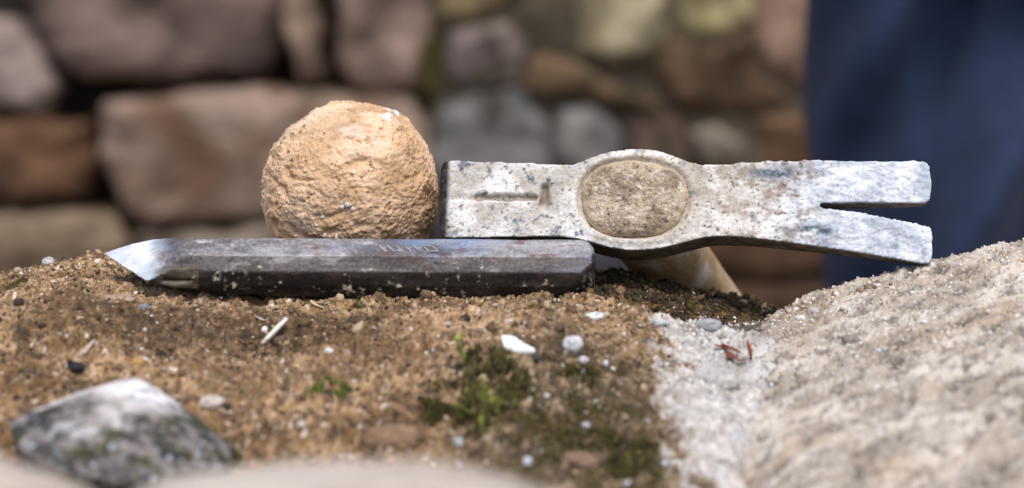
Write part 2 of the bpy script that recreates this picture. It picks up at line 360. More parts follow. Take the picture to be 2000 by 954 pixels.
def c_pink(V, N):
    n1 = fbm(V, .03, 4, 801); n2 = fbm(V, .01, 3, 811)
    c = mix((.44, .36, .29), (.56, .49, .43), sst(-.4, .4, n1)); c = mix(c, (.36, .30, .26), sst(.1, .5, n2)*.7)
    return mix(c, (.58, .40, .26), sst(.05, .15, -V[:, 0]-.02)*sst(0, .5, n1+.2)*.7)
def near_rock(lab, prof, d0, d1, seed):
    p = []
    for px, py in prof:
        p += [P(px, py, d0), P(px, py+8, d0+.02), P(px, py+30, d0-.05), P(px, py+60, d1-.02)]
        q = P(px, py, d0); p += [Vector((q.x, q.y+.03, -.06)), Vector((q.x, q.y-.06, -.06))]
    o = rock_points('stone', p, c_pink, M_stone, near, sub=.0016, amp=.0022, seed=seed); tag(o, lab)
near_rock('blurred pinkish pale stone at the left front corner', [(-260, 850), (-100, 862), (0, 888), (90, 920), (160, 952), (200, 985)], .43, .39, 41)
near_rock('blurred pale grey pink stone along the front edge', [(225, 985), (300, 940), (380, 920), (600, 905), (820, 900), (900, 915), (1000, 938), (1080, 965), (1120, 990)], .43, .39, 42)

# flat white flake and the larger chips, each a thing of its own
def chip(name, px, py, w_mm, h_mm, d_mm, rz, tilt, col, label, seed, cat='stone chip', flat=False, group=None):
    h = hit(px, py); s = .001
    bm = bmesh.new(); bmesh.ops.create_icosphere(bm, subdivisions=4, radius=1)
    me = bpy.data.meshes.new(name); bm.to_mesh(me); bm.free(); V = coords(me)
    dirn = V/np.linalg.norm(V, axis=1)[:, None]
    r = 1+.36*fbm(dirn*1.0, 1.1, 5, seed, .62)
    V = dirn*r[:, None]*np.array([w_mm, d_mm, h_mm])*s/2
    if flat: V[:, 2] = np.sign(V[:, 2])*np.minimum(np.abs(V[:, 2]), .35*h_mm*s)
    me.polygons.foreach_set('use_smooth', np.ones(len(me.polygons), bool)); setco(me, V)
    col = np.array(col)*.86; n = fbm(V, .0018, 3, seed+5); c = mix(col, np.array(col)*.5, sst(-.1, .5, n)); set_col(me, c)
    o = link(name, me, M_stone, None, (h.x, h.y, h.z+h_mm*s*(.22 if w_mm < 12 else .02))); o.rotation_euler = (tilt, 0, rz)
    return tag(o, label, cat, group)
def flake(name, pix, thick, col, label, cat, lift=.0012, seed=0):
    """thin chip of rock with the outline seen, lying tilted on the stone"""
    c0 = hit(sum(p[0] for p in pix)/len(pix), max(p[1] for p in pix)); n = Vector((0, -.62, .78)).normalized()
    o0 = c0+Vector((0, 0, lift)); pp = [onplane(x, y, o0, n) for x, y in pix]
    bm = bmesh.new(); top = [bm.verts.new(p+n*thick*(.5+.1*math.sin(i*2.1))) for i, p in enumerate(pp)]; bot = [bm.verts.new(p-n*thick*.5) for p in pp]
    bm.faces.new(top); bm.faces.new(bot[::-1])
    for i in range(len(pp)): j = (i+1) % len(pp); bm.faces.new((top[j], top[i], bot[i], bot[j]))
    bmesh.ops.recalc_face_normals(bm, faces=bm.faces)
    bmesh.ops.bevel(bm, geom=bm.edges[:], offset=thick*.22, segments=2, affect='EDGES')
    bmesh.ops.triangulate(bm, faces=bm.faces)
    me = bpy.data.meshes.new(name); bm.to_mesh(me); bm.free(); V = coords(me)
    set_col(me, mix(col, np.array(col)*.85, sst(-.2, .4, fbm(V, .003, 2, seed)))); o = link(name, me, M_stone)
    return tag(o, label, cat)
flake('stone_flake', [(978, 657), (1003, 659), (1022, 672), (1046, 684), (1044, 692), (1010, 690), (985, 682)], .0022, (.80, .77, .74), 'flat pale white stone flake lying on the brown stone below the chisel', 'stone flake')
chip('mortar_chip', 1163, 622, 8, 3.2, 5, .1, 0, (.72, .72, .72), 'long white mortar crumb on the brown stone just right of the chisel end', 3, 'mortar chip')
chip('mortar_chip', 1118, 683, 7.5, 7, 7, .6, .2, (.62, .62, .62), 'lumpy grey white mortar crumb right of the flat white flake', 8, 'mortar chip')
chip('mortar_chip', 1290, 634, 6.5, 3, 4, -.2, .1, (.58, .60, .62), 'small bluish white mortar crumb in dark soil under the handle', 14, 'mortar chip')
chip('mortar_chip', 1385, 642, 9, 5, 6, .3, .1, (.42, .42, .44), 'grey crumbly mortar lump at the edge of the dark soil', 17, 'mortar chip')
chip('mortar_chip', 1400, 745, 17, 9, 12, -.3, .1, (.55, .52, .49), 'large rounded grey mortar lump in the joint beside the pale stone', 19, 'mortar chip')
chip('pebble', 1590, 612, 5, 3.6, 4, .2, 0, (.50, .47, .44), 'grey pebble perched highest on the sloping edge of the pale stone', 22, 'pebble')
chip('pebble', 1565, 626, 3.6, 3, 3.4, .2, 0, (.70, .68, .66), 'tiny white pebble below the grey one on the pale stone edge', 23, 'pebble')
chip('pebble', 1662, 668, 7, 3.4, 5, -.3, 0, (.33, .29, .26), 'flat dark grey pebble stuck in the face of the pale stone', 25, 'pebble')
chip('pebble', 95, 517, 5, 4.2, 4, .4, 0, (.60, .58, .56), 'pale grey pebble on the left crest of the brown stone', 27, 'pebble')
chip('pebble', 642, 497+195, 3.4, 3, 3, .4, 0, (.75, .74, .73), 'tiny white pebble on brown stone below the middle of the chisel', 29, 'pebble')
chip('pebble', 518, 648, 2.8, 2.6, 2.6, .4, 0, (.74, .74, .78), 'tiny white pebble beside the left side of the straw stem', 30, 'pebble')
chip('pebble', 282, 606, 5.5, 3.4, 4, .4, 0, (.28, .27, .28), 'dark grey pebble on the brown stone below the chisel slot', 33, 'pebble')
chip('pebble', 145, 722, 8, 4, 5, -.2, 0, (.06, .055, .06), 'black pebble above the white grey stone fragment', 35, 'pebble')
chip('pebble', 275, 707, 5.5, 2.8, 4, .1, 0, (.66, .6, .56), 'cream white pebble above the peak of the stone fragment', 36, 'pebble')
chip('pebble', 1140, 578+420-290, 4, 3, 4, .1, 0, (.6, .6, .62), 'small pale pebble below the lumpy mortar crumb', 37, 'pebble')
chip('pebble', 415, 795, 9, 5.5, 6, .1, 0, (.60, .53, .48), 'pale pinkish pebble right of the stone fragment', 38, 'pebble')
chip('pebble', 770, 862, 19, 11, 12, .1, 0, (.36, .23, .14), 'orange tan rounded stone lump behind the front edge', 39, 'pebble')
chip('pebble', 1130, 905, 13, 7, 8, -.3, 0, (.33, .21, .145), 'reddish tan pebble among the moss near the front edge', 40, 'pebble')
chip('pebble', 1030, 906, 3.6, 3, 3, 0, 0, (.62, .64, .70), 'tiny bluish white pebble below the moss near the front edge', 44, 'pebble')
chip('pebble', 1143, 838, 3.4, 3, 3, 0, 0, (.62, .64, .70), 'tiny bluish white pebble amid the moss streaks', 45, 'pebble')
chip('pebble', 895, 872, 4.2, 4, 3, 0, 0, (.60, .63, .66), 'tiny grey white pebble below the green moss cushion', 46, 'pebble')
chip('pebble', 230, 585, 15, 4.5, 9, -.35, 0, (.50, .36, .25), 'broad flat pinkish tan stone crust under the chisel point', 47, 'pebble', flat=True)

# ------------------------------------------------------------------ chisel
def evald(o):
    dg = bpy.context.evaluated_depsgraph_get(); dg.update()
    me = bpy.data.meshes.new_from_object(o.evaluated_get(dg)); bpy.data.objects.remove(o); me.materials.clear(); return me
cA = P(212, 523, .724); cB = P(1165, 527, .742)                # mid height of the front facet, both ends
ua = (cB-cA).normalized(); va = (Vector((0, 1, 0))-ua*ua.y).normalized(); wa = ua.cross(va).normalized()
if wa.z < 0: wa = -wa
LEN = (cB-cA).length
prof = [(2.2, -11.4), (.3, -6.8), (0, -1.6), (2.6, 4.6), (9.5, 10.3), (15, 9.0), (20.5, 4.2), (22.5, -2), (20, -9), (15, -11.6)]
bm = bmesh.new(); A = [bm.verts.new((-.006, v/1000, w_/1000)) for v, w_ in prof]; B = [bm.verts.new((LEN, v/1000, w_/1000)) for v, w_ in prof]
bm.faces.new(A); bm.faces.new(B[::-1])
for i in range(len(prof)): j = (i+1) % len(prof); bm.faces.new((A[j], A[i], B[i], B[j]))
bmesh.ops.recalc_face_normals(bm, faces=bm.faces)
def cut(bm, a, b, c, inside):
    a, b, c, inside = [Vector(t)/1000 for t in (a, b, c, inside)]; n = (b-a).cross(c-a).normalized()
    if (inside-a).dot(n) > 0: n = -n
    r = bmesh.ops.bisect_plane(bm, geom=bm.verts[:]+bm.edges[:]+bm.faces[:], plane_co=a, plane_no=n, clear_outer=True)
    ed = [e for e in r['geom_cut'] if isinstance(e, bmesh.types.BMEdge)]
    if ed: bmesh.ops.contextual_create(bm, geom=ed)
C0 = (90, 11, 0)
E1 = (-3, 17, 1.9); E2 = (13.5, 1.0, -5.4)
cut(bm, E1, E2, (25, 2.2, 3.0), C0)                       # upper ground bevel
for (u0, w0, u1, w1) in ((0, 3.9, 7.3, 6.6), (7.3, 6.6, 15, 8.4), (15, 8.4, 27, 9.6), (27, 9.6, 50, 10.4)): cut(bm, (u0, 14, w0), (u0, 5, w0), (u1, 10, w1), C0)   # rounded shoulder of the point
cut(bm, (14.5, 5, -7.4), (14.5, 12, -7.4), (72, 5, -11.7), C0)
cut(bm, E1, E2, (42, 6, -11.6), C0)                       # underside bevel
cut(bm, E2, (14.5, 1.0, -12), (24, -.2, -3), C0)
L_ = LEN*1000
for a in range(12):                                       # rounded striking end
    t = a/12*2*math.pi; cy, cz = math.cos(t), math.sin(t)
    for off, k in ((10.2, 3.2), (9.2, 6.5)):
        p0 = Vector((L_-k, 11+cy*11.2, -.5+cz*11.2)); p1 = Vector((L_, 11+cy*(off-(2.8 if k < 5 else .4)), -.5+cz*(off-(2.8 if k < 5 else .4))))
        cut(bm, p0, p1, p0+Vector((0, -cz, cy)), C0)
me = bpy.data.meshes.new('c'); bmesh.ops.recalc_face_normals(bm, faces=bm.faces); bm.to_mesh(me); bm.free(); co = link('c', me)
def capsule(cx, cy, cz, hx, hy, hz, bev):
    b = bmesh.new(); bmesh.ops.create_cube(b, size=2)
    for v in b.verts: v.co = Vector((cx+v.co.x*hx, cy+v.co.y*hy, cz+v.co.z*hz))/1000
    bmesh.ops.bevel(b, geom=b.edges[:], offset=bev/1000, segments=3, affect='EDGES')
    m = bpy.data.meshes.new('k'); b.to_mesh(m); b.free(); return link('k', m)
k1 = capsule(25.5, 0, -5.0, 6.6, 1.9, 1.75, 1.4)
k2 = capsule(25, -.9, -3.8, 9.5, 1.25, 4.0, .4)
for k in (k1, k2):
    b = co.modifiers.new('b', 'BOOLEAN'); b.operation = 'DIFFERENCE'; b.object = k; b.solver = 'EXACT'
r = co.modifiers.new('r', 'REMESH'); r.mode = 'VOXEL'; r.voxel_size = .00042
s_ = co.modifiers.new('s', 'SMOOTH'); s_.iterations = 3; s_.factor = .5
me = evald(co); bpy.data.objects.remove(k1); bpy.data.objects.remove(k2)
V = coords(me); N = normals(me); U, W = V[:, 0]*1000, V[:, 2]*1000; fv = V[:, 1]*1000
p = V*np.array([.35, 1, 1])
V2 = V+N*(.00040*fbm(V, .022, 3, 901)-.00035*sst(.35, .6, fbm(V, .006, 3, 905))+.00009*fbm(V, .0022, 3, 911)+.00006*fbm(V, .0009, 2, 915))[:, None]
spk = sst(.33, .58, fbm(V, .0042, 4, 921, .6)+.16*np.exp(-((W+6.5)/3)**2)+.35*fbm(V, .03, 2, 923)-.25*(N[:, 2] > .5))
spk = np.maximum(spk, sst(.15, .5, fbm(V, .0035, 3, 925))*np.exp(-((U-47)/5)**2-((W+4)/3.5)**2)*1.3)
spk = np.clip(np.maximum(spk, sst(.0, .4, fbm(V, .003, 3, 926))*np.exp(-((U-184)/3.2)**2-((W+6)/2.6)**2)*1.5), 0, 1)
V2 = V2+N*(spk*.00045)[:, None]; setco(me, V2); me.polygons.foreach_set('use_smooth', np.ones(len(me.polygons), bool))
n1 = fbm(p, .012, 4, 931); n2 = fbm(p, .004, 3, 941, .6); n3 = fbm(V, .0012, 2, 951)
c = mix((.036, .029, .026), (.078, .062, .055), sst(-.4, .4, n1+.5*n3))
up = sst(.25, .6, N[:, 2])*(N[:, 1] < .4)                                 # sky brightness painted into the upward-facing facets
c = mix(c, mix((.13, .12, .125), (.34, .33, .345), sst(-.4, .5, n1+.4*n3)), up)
blue = up*sst(0, .5, fbm(p, .02, 3, 961)+.25*sst(100, 150, U)-.1); c = mix(c, (.20, .275, .42), blue*.9)  # bluish sky reflection put into the colour of the upper facets
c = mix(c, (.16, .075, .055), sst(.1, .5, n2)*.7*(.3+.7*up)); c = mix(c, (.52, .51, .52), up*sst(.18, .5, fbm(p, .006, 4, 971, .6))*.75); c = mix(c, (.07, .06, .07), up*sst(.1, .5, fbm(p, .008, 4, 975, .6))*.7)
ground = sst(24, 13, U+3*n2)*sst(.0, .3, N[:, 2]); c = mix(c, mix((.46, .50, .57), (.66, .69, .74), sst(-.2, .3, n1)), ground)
c = mix(c, mix((.10, .08, .055), (.22, .185, .14), sst(-.3, .4, n2)), sst(34, 33, U)*(fv < 2.3)*(W < .4)*(W > -8)*(1-ground)*sst(15, 18, U)*.8)
c = mix(c, (.48, .42, .33), spk*.9)
met = np.clip(.75-.3*sst(.0, .6, n2)-spk-.25*up-.4*ground, 0, 1)
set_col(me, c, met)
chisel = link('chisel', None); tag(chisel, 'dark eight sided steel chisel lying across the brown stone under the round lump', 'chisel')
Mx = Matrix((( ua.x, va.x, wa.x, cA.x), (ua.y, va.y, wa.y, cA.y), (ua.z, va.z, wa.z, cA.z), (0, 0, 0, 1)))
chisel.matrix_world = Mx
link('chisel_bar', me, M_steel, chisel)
# worn stamped lettering, too worn to read: raised slanting strokes in a shallow raised frame on the upper facet
fn = Vector((0, -6.0, 6.9)).normalized(); ft = Vector((0, 6.9, 6.0)).normalized()
bm = bmesh.new()
def stroke(u0, t0, u1, t1, wd, hg=.09):
    a = Vector((u0, 2.6, 4.6))+ft*t0; b = Vector((u1, 2.6, 4.6))+ft*t1; d = (b-a).normalized(); s = d.cross(fn)*wd/2
    q = [bm.verts.new((x+fn*h)/1000) for h in (hg*.0-.1, hg) for x in (a-s, a+s, b+s, b-s)]
    for f in ((0, 1, 2, 3), (7, 6, 5, 4), (0, 4, 5, 1), (1, 5, 6, 2), (2, 6, 7, 3), (3, 7, 4, 0)): bm.faces.new([q[i] for i in f])
for i, u0 in enumerate((102, 105.2, 108.4, 111.6, 115.2, 118.6)):
    stroke(u0, 5.2, u0+2.7, 2.2, .75)
stroke(119.8, 5.3, 122.5, 5.0, .5); stroke(122.5, 5.0, 124.6, 2.6, .5); stroke(118.5, 2.2, 124.6, 2.5, .5); 
bmesh.ops.recalc_face_normals(bm, faces=bm.faces); me = bpy.data.meshes.new('stamp'); bm.to_mesh(me); bm.free()
n = fbm(coords(me), .003, 2, 3); set_col(me, mix((.22, .21, .22), (.33, .32, .33), sst(-.3, .3, n)), np.full(len(n), .3)); o = link('stamped_lettering', me, M_steel, chisel)

# ------------------------------------------------------------------ hammer
aH, yH = R(20), R(5)
hH = Vector((math.sin(yH)*math.cos(aH), math.cos(yH)*math.cos(aH), -math.sin(aH)))
uH = Vector((math.cos(yH), -math.sin(yH), 0)); wH = uH.cross(hH).normalized()
O = P(1240, 390, .757)
hammer = link('claw_hammer', None)
tag(hammer, 'steel claw hammer caked with white mortar, head facing forward, wooden handle running back', 'hammer')
hammer.matrix_world = Matrix(((uH.x, hH.x, wH.x, O.x), (uH.y, hH.y, wH.y, O.y), (uH.z, hH.z, wH.z, O.z), (0, 0, 0, 1)))
def loc(px, py):
    q = onplane(px, py, O, hH)-O; return q.dot(uH), q.dot(wH)
OUT = [(861, 330), (866, 317), (876, 313), (940, 316), (1020, 319), (1090, 322), (1120, 322), (1145, 313), (1165, 304), (1195, 296), (1230, 292), (1265, 292), (1295, 297), (1320, 306), (1345, 317), (1370, 323),
       (1410, 323), (1450, 320), (1500, 317), (1600, 316), (1700, 316), (1790, 316), (1806, 318), (1815, 326), (1818, 345), (1819, 370), (1814, 392), (1806, 396),
       (1740, 396), (1660, 396), (1612, 396), (1601, 398), (1600, 403), (1612, 408), (1640, 411), (1690, 419), (1750, 431), (1800, 442), (1815, 446), (1820, 458), (1820, 490), (1819, 507), (1812, 516), (1796, 514),
       (1750, 505), (1700, 497), (1650, 489), (1600, 482), (1550, 475), (1500, 468), (1450, 463), (1410, 461), (1380, 463), (1350, 470), (1320, 478), (1290, 485), (1255, 489), (1225, 489), (1190, 483), (1160, 475), (1130, 467), (1100, 463),
       (1060, 462), (1000, 463), (940, 464), (885, 465), (868, 464), (860, 456), (858, 440), (858, 390), (859, 350)]
pts = []
for i in range(len(OUT)):
    a, b = Vector(OUT[i]), Vector(OUT[(i+1) % len(OUT)]); n = max(1, int((b-a).length/14))
    for k in range(n): pts.append(loc(*(a+(b-a)*k/n)))
def thick(u, w_):
    u *= 1000; t = 22.0 - 0*u
    if u > 22: t = 22-(u-22)*.155
    if u < -25: t = 21
    return t/1000
bm = bmesh.new(); A = [bm.verts.new((u, 0, w_)) for u, w_ in pts]; B = [bm.verts.new((u, thick(u, w_), w_*.985)) for u, w_ in pts]
bm.faces.new(A); bm.faces.new(B[::-1])
for i in range(len(pts)): j = (i+1) % len(pts); bm.faces.new((A[i], B[i], B[j], A[j]))
bmesh.ops.recalc_face_normals(bm, faces=bm.faces); bmesh.ops.triangulate(bm, faces=bm.faces)
me = bpy.data.meshes.new('h'); bm.to_mesh(me); bm.free(); ho = link('h', me)
r = ho.modifiers.new('r', 'REMESH'); r.mode = 'VOXEL'; r.voxel_size = .00043
s_ = ho.modifiers.new('s', 'SMOOTH'); s_.iterations = 6; s_.factor = .5
me = evald(ho); V = coords(me); N = normals(me); U, Y, W = V[:, 0]*1000, V[:, 1]*1000, V[:, 2]*1000
front = sst(.3, .8, -N[:, 1])
def lp(px, py): a = loc(px, py); return a[0]*1000, a[1]*1000
def seg(px0, py0, px1, py1):
    ax, ay = lp(px0, py0); bx, by = lp(px1, py1); dx, dy = bx-ax, by-ay; t = np.clip(((U-ax)*dx+(W-ay)*dy)/(dx*dx+dy*dy), 0, 1)
    return np.hypot(U-ax-t*dx, W-ay-t*dy)
wob = .9*fbm(V, .006, 4, 1001, .65)
g1 = seg(935, 386, 1045, 387)+wob; g2 = seg(1064, 370, 1062, 402)*.85+wob; g3 = seg(868, 388, 935, 387)+wob
dep = 1.9*sst(2.3, .2, g1)+2.3*sst(2.5, .5, g2)+.5*sst(2.0, .2, g3)
# eye: raised collar and the gap round the handle end
ex, ey = lp(1238, 388); ea, eb = 21.2, 15.6
def sq(u, w_, a, b, n=2.3): return (np.abs((u-ex)/a)**n+np.abs((w_-ey)/b)**n)**(1/n)
re = sq(U, W, ea, eb)
angm = np.clip(.45+.55*np.cos(np.arctan2(W-ey, U-ex)+2.3), 0, 1); nz_ = fbm(V, .012, 3, 1007); re = re+.035*nz_*(re > .9)
rise = (.9+.5*nz_)*np.exp(-((re-1.12)/.10)**2); gap = (.5+1.7*angm)*sst(1.07, 1.0, re)
disp = front*(-dep+rise-gap*(re < 1.2)) - (1-front)*.5*sst(.2, .6, fbm(V, .007, 3, 1009))
crust = fbm(V, .010, 4, 1011); fine = fbm(V, .0034, 4, 1021, .7); fin2 = fbm(V, .0013, 3, 1031)
clawm = sst(25, 60, U)
left = 1-sst(-25, 10, U)
plast = sst(-.55, .15, crust+.4*fine+.25*clawm+.15)
topedge = sst(.5, .9, N[:, 2])*sst(28, 45, U)*sst(112, 70, U)
disp = disp + front*(.62*plast*(fine+.3)+.45*fbm(V, .018, 3, 1013)+.30*fin2-.35*sst(.35, .6, fin2+.3*fine)*(1-.7*clawm)) + .12*fine*(1-front) + topedge*.9*sst(-.2, .5, fbm(V, .005, 3, 1041, .6)) + clawm*front*.75*fbm(V*np.array([.4, 1, 1]), .006, 4, 1045, .65, True)
poll = sst(-73.0, -76, U)
disp = disp-.9*poll*front
V2 = V+N*(disp/1000)[:, None]; setco(me, V2); me.polygons.foreach_set('use_smooth', np.ones(len(me.polygons), bool))
n1 = fbm(V, .014, 4, 1051); n2 = fbm(V, .0045, 4, 1061, .65); n3 = fbm(V, .0014, 3, 1071)
cream = mix((.46, .41, .35), (.69, .665, .63), sst(-.4, .4, n1+.4*n2)); white = mix((.42, .46, .525), (.68, .705, .745), sst(-.4, .4, n1+.5*n2))
c = mix(cream, white, np.clip(sst(40, 75, U+8*n1)+.45*left*sst(-.3, .4, n2), 0, 1))
smear = fbm(V*np.array([.35, 1, 1.2]), .008, 5, 1085, .65); c = mix(c, (.30, .34, .41), sst(.05, .45, smear)*sst(45, 75, U)*.65); c = mix(c, (.76, .77, .79), sst(.1, .45, -smear)*sst(35, 65, U)*.6); c = mix(c, (.22, .21, .21), sst(.3, .6, fbm(V*np.array([.5, 1, 1.2]), .005, 4, 1087, .65))*sst(55, 75, U)*.6)
c = mix(c, (.24, .175, .11), sst(.1, .55, n2+.3*n3)*.75*(1-.6*sst(60, 80, U)))                 # brown dirt
c = mix(c, (.22, .13, .07), sst(-.1, .35, fbm(V, .007, 4, 1081, .65))*sst(18, 36, U)*sst(82, 66, U)*.6)
c = mix(c, (.12, .085, .055), sst(.28, .5, n3+.5*n2)*.85*(1-.7*sst(60, 80, U)))
steel = sst(.16, .34, fbm(V, .0055, 4, 1091, .65)-.02-.10*(1-sst(3, 8, np.abs(W-1.5))))*.85*np.maximum(left, .5)
steel = np.maximum(steel, sst(-.25, .25, fbm(V*np.array([.5, 1, 1]), .006, 4, 1095, .6))*np.exp(-((U-lp(1590, 452)[0])/9)**2-((W-lp(1590, 452)[1])/2.6)**2)*1.6)
steel = np.maximum(steel, sst(-.3, .25, fbm(V*np.array([.4, 1, 1]), .006, 4, 1096, .6))*np.exp(-((U-lp(1520, 340)[0])/12)**2-((W-lp(1520, 340)[1])/2.4)**2)*1.3)
edge = (1-front)*(N[:, 1] < .5)*sst(2.6, .6, Y)
steel = np.clip(np.maximum(steel, edge*.75*sst(-.5, .2, n2+.2)), 0, 1)
c = mix(c, mix((.10, .13, .17), (.24, .28, .34), sst(-.3, .4, n3)), steel)
c = mix(c, mix((.03, .028, .032), (.10, .08, .075), sst(-.2, .5, n2)), np.clip(poll*1.2*sst(-.7, .1, n2+.3), 0, 1))
c = mix(c, (.20, .135, .065), np.clip(sst(.5, 1.3, dep)*front*sst(-.6, .2, n2+.1)*.7*sst(-2.2, .3, W-lp(1000, 392)[1]+.3), 0, 1))
c = mix(c, (.36, .27, .18), sst(-.9, -.5, -g3)*.6*front*sst(-.3, .3, n2))
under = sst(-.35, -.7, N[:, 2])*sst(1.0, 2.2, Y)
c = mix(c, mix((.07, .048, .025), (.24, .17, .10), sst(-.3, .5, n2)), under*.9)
c = mix(c, mix((.38, .28, .17), (.50, .40, .28), sst(-.3, .3, n2)), sst(1.16, 1.04, re+.06*n2)*front*.5*sst(-.4, .3, n1+.2))
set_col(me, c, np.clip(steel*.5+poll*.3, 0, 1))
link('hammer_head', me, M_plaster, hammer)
# crusted handle end standing proud of the eye
nr, na = 90, 300; rr = (np.linspace(0, 1, nr)**.8); an = np.linspace(0, 2*np.pi, na, endpoint=False)
RR, AN = np.meshgrid(rr, an, indexing='ij'); ca, sa = np.cos(AN), np.sin(AN)
rad = (np.abs(ca)**2.35+np.abs(sa)**2.35)**(-1/2.35)
wobr = 1+.022*np.sin(3*AN+1)+.014*np.sin(5*AN)+.007*np.sin(11*AN+2)+.006*np.sin(17*AN)
xu = ex+ea*.985*RR*rad*ca*wobr; zw = ey+eb*.985*RR*rad*sa*wobr
yy = -2.3*(1-RR**9)**.8*(1-.10*sa)+.3
Vp = np.stack([xu.ravel(), yy.ravel(), zw.ravel()], 1).astype(np.float32)/1000
Vp[:, 1] += (-.8*fbm(Vp, .007, 3, 1101)-.75*fbm(Vp, .0026, 3, 1111, .7))*(1-RR.ravel()**10)/1000
lowr = Vp[-na:].copy(); lowr[:, 1] = .014; Vp = np.concatenate([Vp, lowr]); nr += 1
i0, j0 = np.meshgrid(np.arange(nr-1), np.arange(na), indexing='ij'); j1 = (j0+1) % na
F = np.stack([(i0*na+j0).ravel(), ((i0+1)*na+j0).ravel(), ((i0+1)*na+j1).ravel(), (i0*na+j1).ravel()], 1)
me = mesh_np('handle_end', Vp, F); n1 = fbm(Vp, .010, 4, 1121); n2 = fbm(Vp, .003, 4, 1131, .65); n3 = fbm(Vp, .0013, 2, 1141)
c = mix((.28, .215, .15), (.48, .39, .29), sst(-.4, .4, n1+.6*n3)); c = mix(c, (.62, .59, .56), sst(.1, .5, n2)*.75)
c = mix(c, (.07, .05, .035), sst(.2, .55, -n2+.3*n3)*.85); c = mix(c, (.54, .42, .28), sst(.84, .97, np.append(RR.ravel(), np.ones(na)))*.6*sst(-.3, .3, n1+.15))
set_col(me, c); o = link('handle_end', me, M_stone, hammer)
tag(o, 'round handle end crusted with tan mortar')
# handle: oval, slightly bent, running back and down
def wl(v): return hammer.matrix_world.inverted() @ v
aB, yB = R(28), R(22); hB = Vector((math.sin(yB)*math.cos(aB), math.cos(yB)*math.cos(aB), -math.sin(aB)))
uB = Vector((math.cos(yB), -math.sin(yB), 0)); wB = uB.cross(hB).normalized()
O2 = O+hH*.012+Vector((-.001, 0, -.001)); Vh = []; Lh = .30; ns, na = 60, 64
for i in range(ns):
    t = i/(ns-1)*Lh; s = .0160-.0012*sst(0, .1, np.float32(t))+.0016*float(sst(.1, .28, np.float32(t)))
    if i >= ns-4: s *= [.97, .9, .7, .02][i-(ns-4)]
    c0 = O2+hB*t
    for k in range(na):
        a = 2*math.pi*k/na; ca, sa = math.cos(a), math.sin(a); r_ = (abs(ca)**2.3+abs(sa)**2.3)**(-1/2.3)
        Vh.append(wl(c0+uB*(s*1.12*ca*r_)+wB*(s*.92*sa*r_)))
Vh = np.array([v[:] for v in Vh], np.float32)
i0, j0 = np.meshgrid(np.arange(ns-1), np.arange(na), indexing='ij'); j1 = (j0+1) % na
F = np.stack([(i0*na+j0).ravel(), (i0*na+j1).ravel(), ((i0+1)*na+j1).ravel(), ((i0+1)*na+j0).ravel()], 1)
me = mesh_np('handle', Vh, F); q = Vh*np.array([1, .12, 1]); n1 = fbm(q, .006, 3, 1201); n2 = fbm(Vh, .02, 3, 1211)
c = mix((.46, .28, .14), (.64, .45, .27), sst(-.4, .4, n1+.5*n2)); c = mix(c, (.72, .64, .54), sst(.1, .5, n2)*.8); c = mix(c, (.14, .08, .04), sst(.35, .6, -n1)*.7)
set_col(me, c); link('handle', me, M_wood, hammer)

# ------------------------------------------------------------------ round mortar lump
n = 150; g = np.tan(np.linspace(-math.pi/4, math.pi/4, n)); FX, FY = np.meshgrid(g, g); one = np.ones_like(FX); VV, FF = [], []; b0 = 0
for ax, sg in ((0, 1), (0, -1), (1, 1), (1, -1), (2, 1), (2, -1)):
    a3 = [FX, FY]; a3.insert(ax, one*sg); v = np.stack([q.ravel() for q in a3], 1); VV.append(v)
    idx = np.arange(n*n).reshape(n, n)+b0; f = np.stack([idx[:-1, :-1].ravel(), idx[:-1, 1:].ravel(), idx[1:, 1:].ravel(), idx[1:, :-1].ravel()], 1)
    FF.append(f if (sg > 0) == (ax != 1) else f[:, ::-1]); b0 += n*n
V = np.concatenate(VV); D = (V/np.linalg.norm(V, axis=1)[:, None]).astype(np.float32); F = np.concatenate(FF)
R0 = .0357; r = R0*(1+.0*D[:, 0]); low = np.maximum(-D[:, 2], 0)
r = r*(1+.075*low*np.abs(D[:, 0])-.03*sst(.85, 1, -D[:, 2]))
r = r*(1-.018*np.exp(-((D[:, 0]+.62)**2+(D[:, 2]-.62)**2)/.08)+.030*np.exp(-((D[:, 0]-.56)**2+(D[:, 2]-.83)**2)/.06)-.022*np.exp(-((D[:, 0]-.93)**2+(D[:, 2]-.35)**2)/.06))
Q = D*R0
pit = fbm(Q, .0042, 3, 1311, .55); ridge = fbm(Q*np.array([.8, 1, 1.1]), .010, 5, 1321, .6, True); fine = fbm(Q, .0015, 3, 1331)
lump = fbm(Q, .02, 3, 1301)
vary = .35+1.3*sst(-.35, .35, fbm(Q, .022, 2, 1337))
for fd, fo in (((-.62, -.75, .35), .965), ((.75, -.55, .30), .965), ((-.25, -.72, -.62), .955), ((.15, -.90, .40), .975), ((-.6, -.7, -.35), .965), ((.5, -.6, -.6), .97)):
    fd = np.array(fd); fd = fd/np.linalg.norm(fd); dd_ = D @ fd; r = np.minimum(r, np.where(dd_ > .3, R0*fo/np.maximum(dd_, .3)+.0006, 1))
r = r - .0015*sst(.55, .95, fbm(Q*np.array([.8, 1, 1.3]), .017, 3, 1391, .35, True))*sst(-.2, .3, lump+.4*low)
r = r + .0008*lump + .0010*vary*ridge - .0016*sst(.3, .6, fbm(Q, .007, 4, 1339, .6)) - .0011*vary*sst(.25, .55, pit) + .0005*sst(.2, .6, -pit) + .0006*fine + .0006*fbm(Q, .006, 3, 1335)
V = D*r[:, None]
me = mesh_np('mortar_ball', V, F)
bmm = bmesh.new(); bmm.from_mesh(me); bmesh.ops.remove_doubles(bmm, verts=bmm.verts, dist=1e-6); bmesh.ops.recalc_face_normals(bmm, faces=bmm.faces); bmm.to_mesh(me); bmm.free()
me.polygons.foreach_set('use_smooth', np.ones(len(me.polygons), bool))
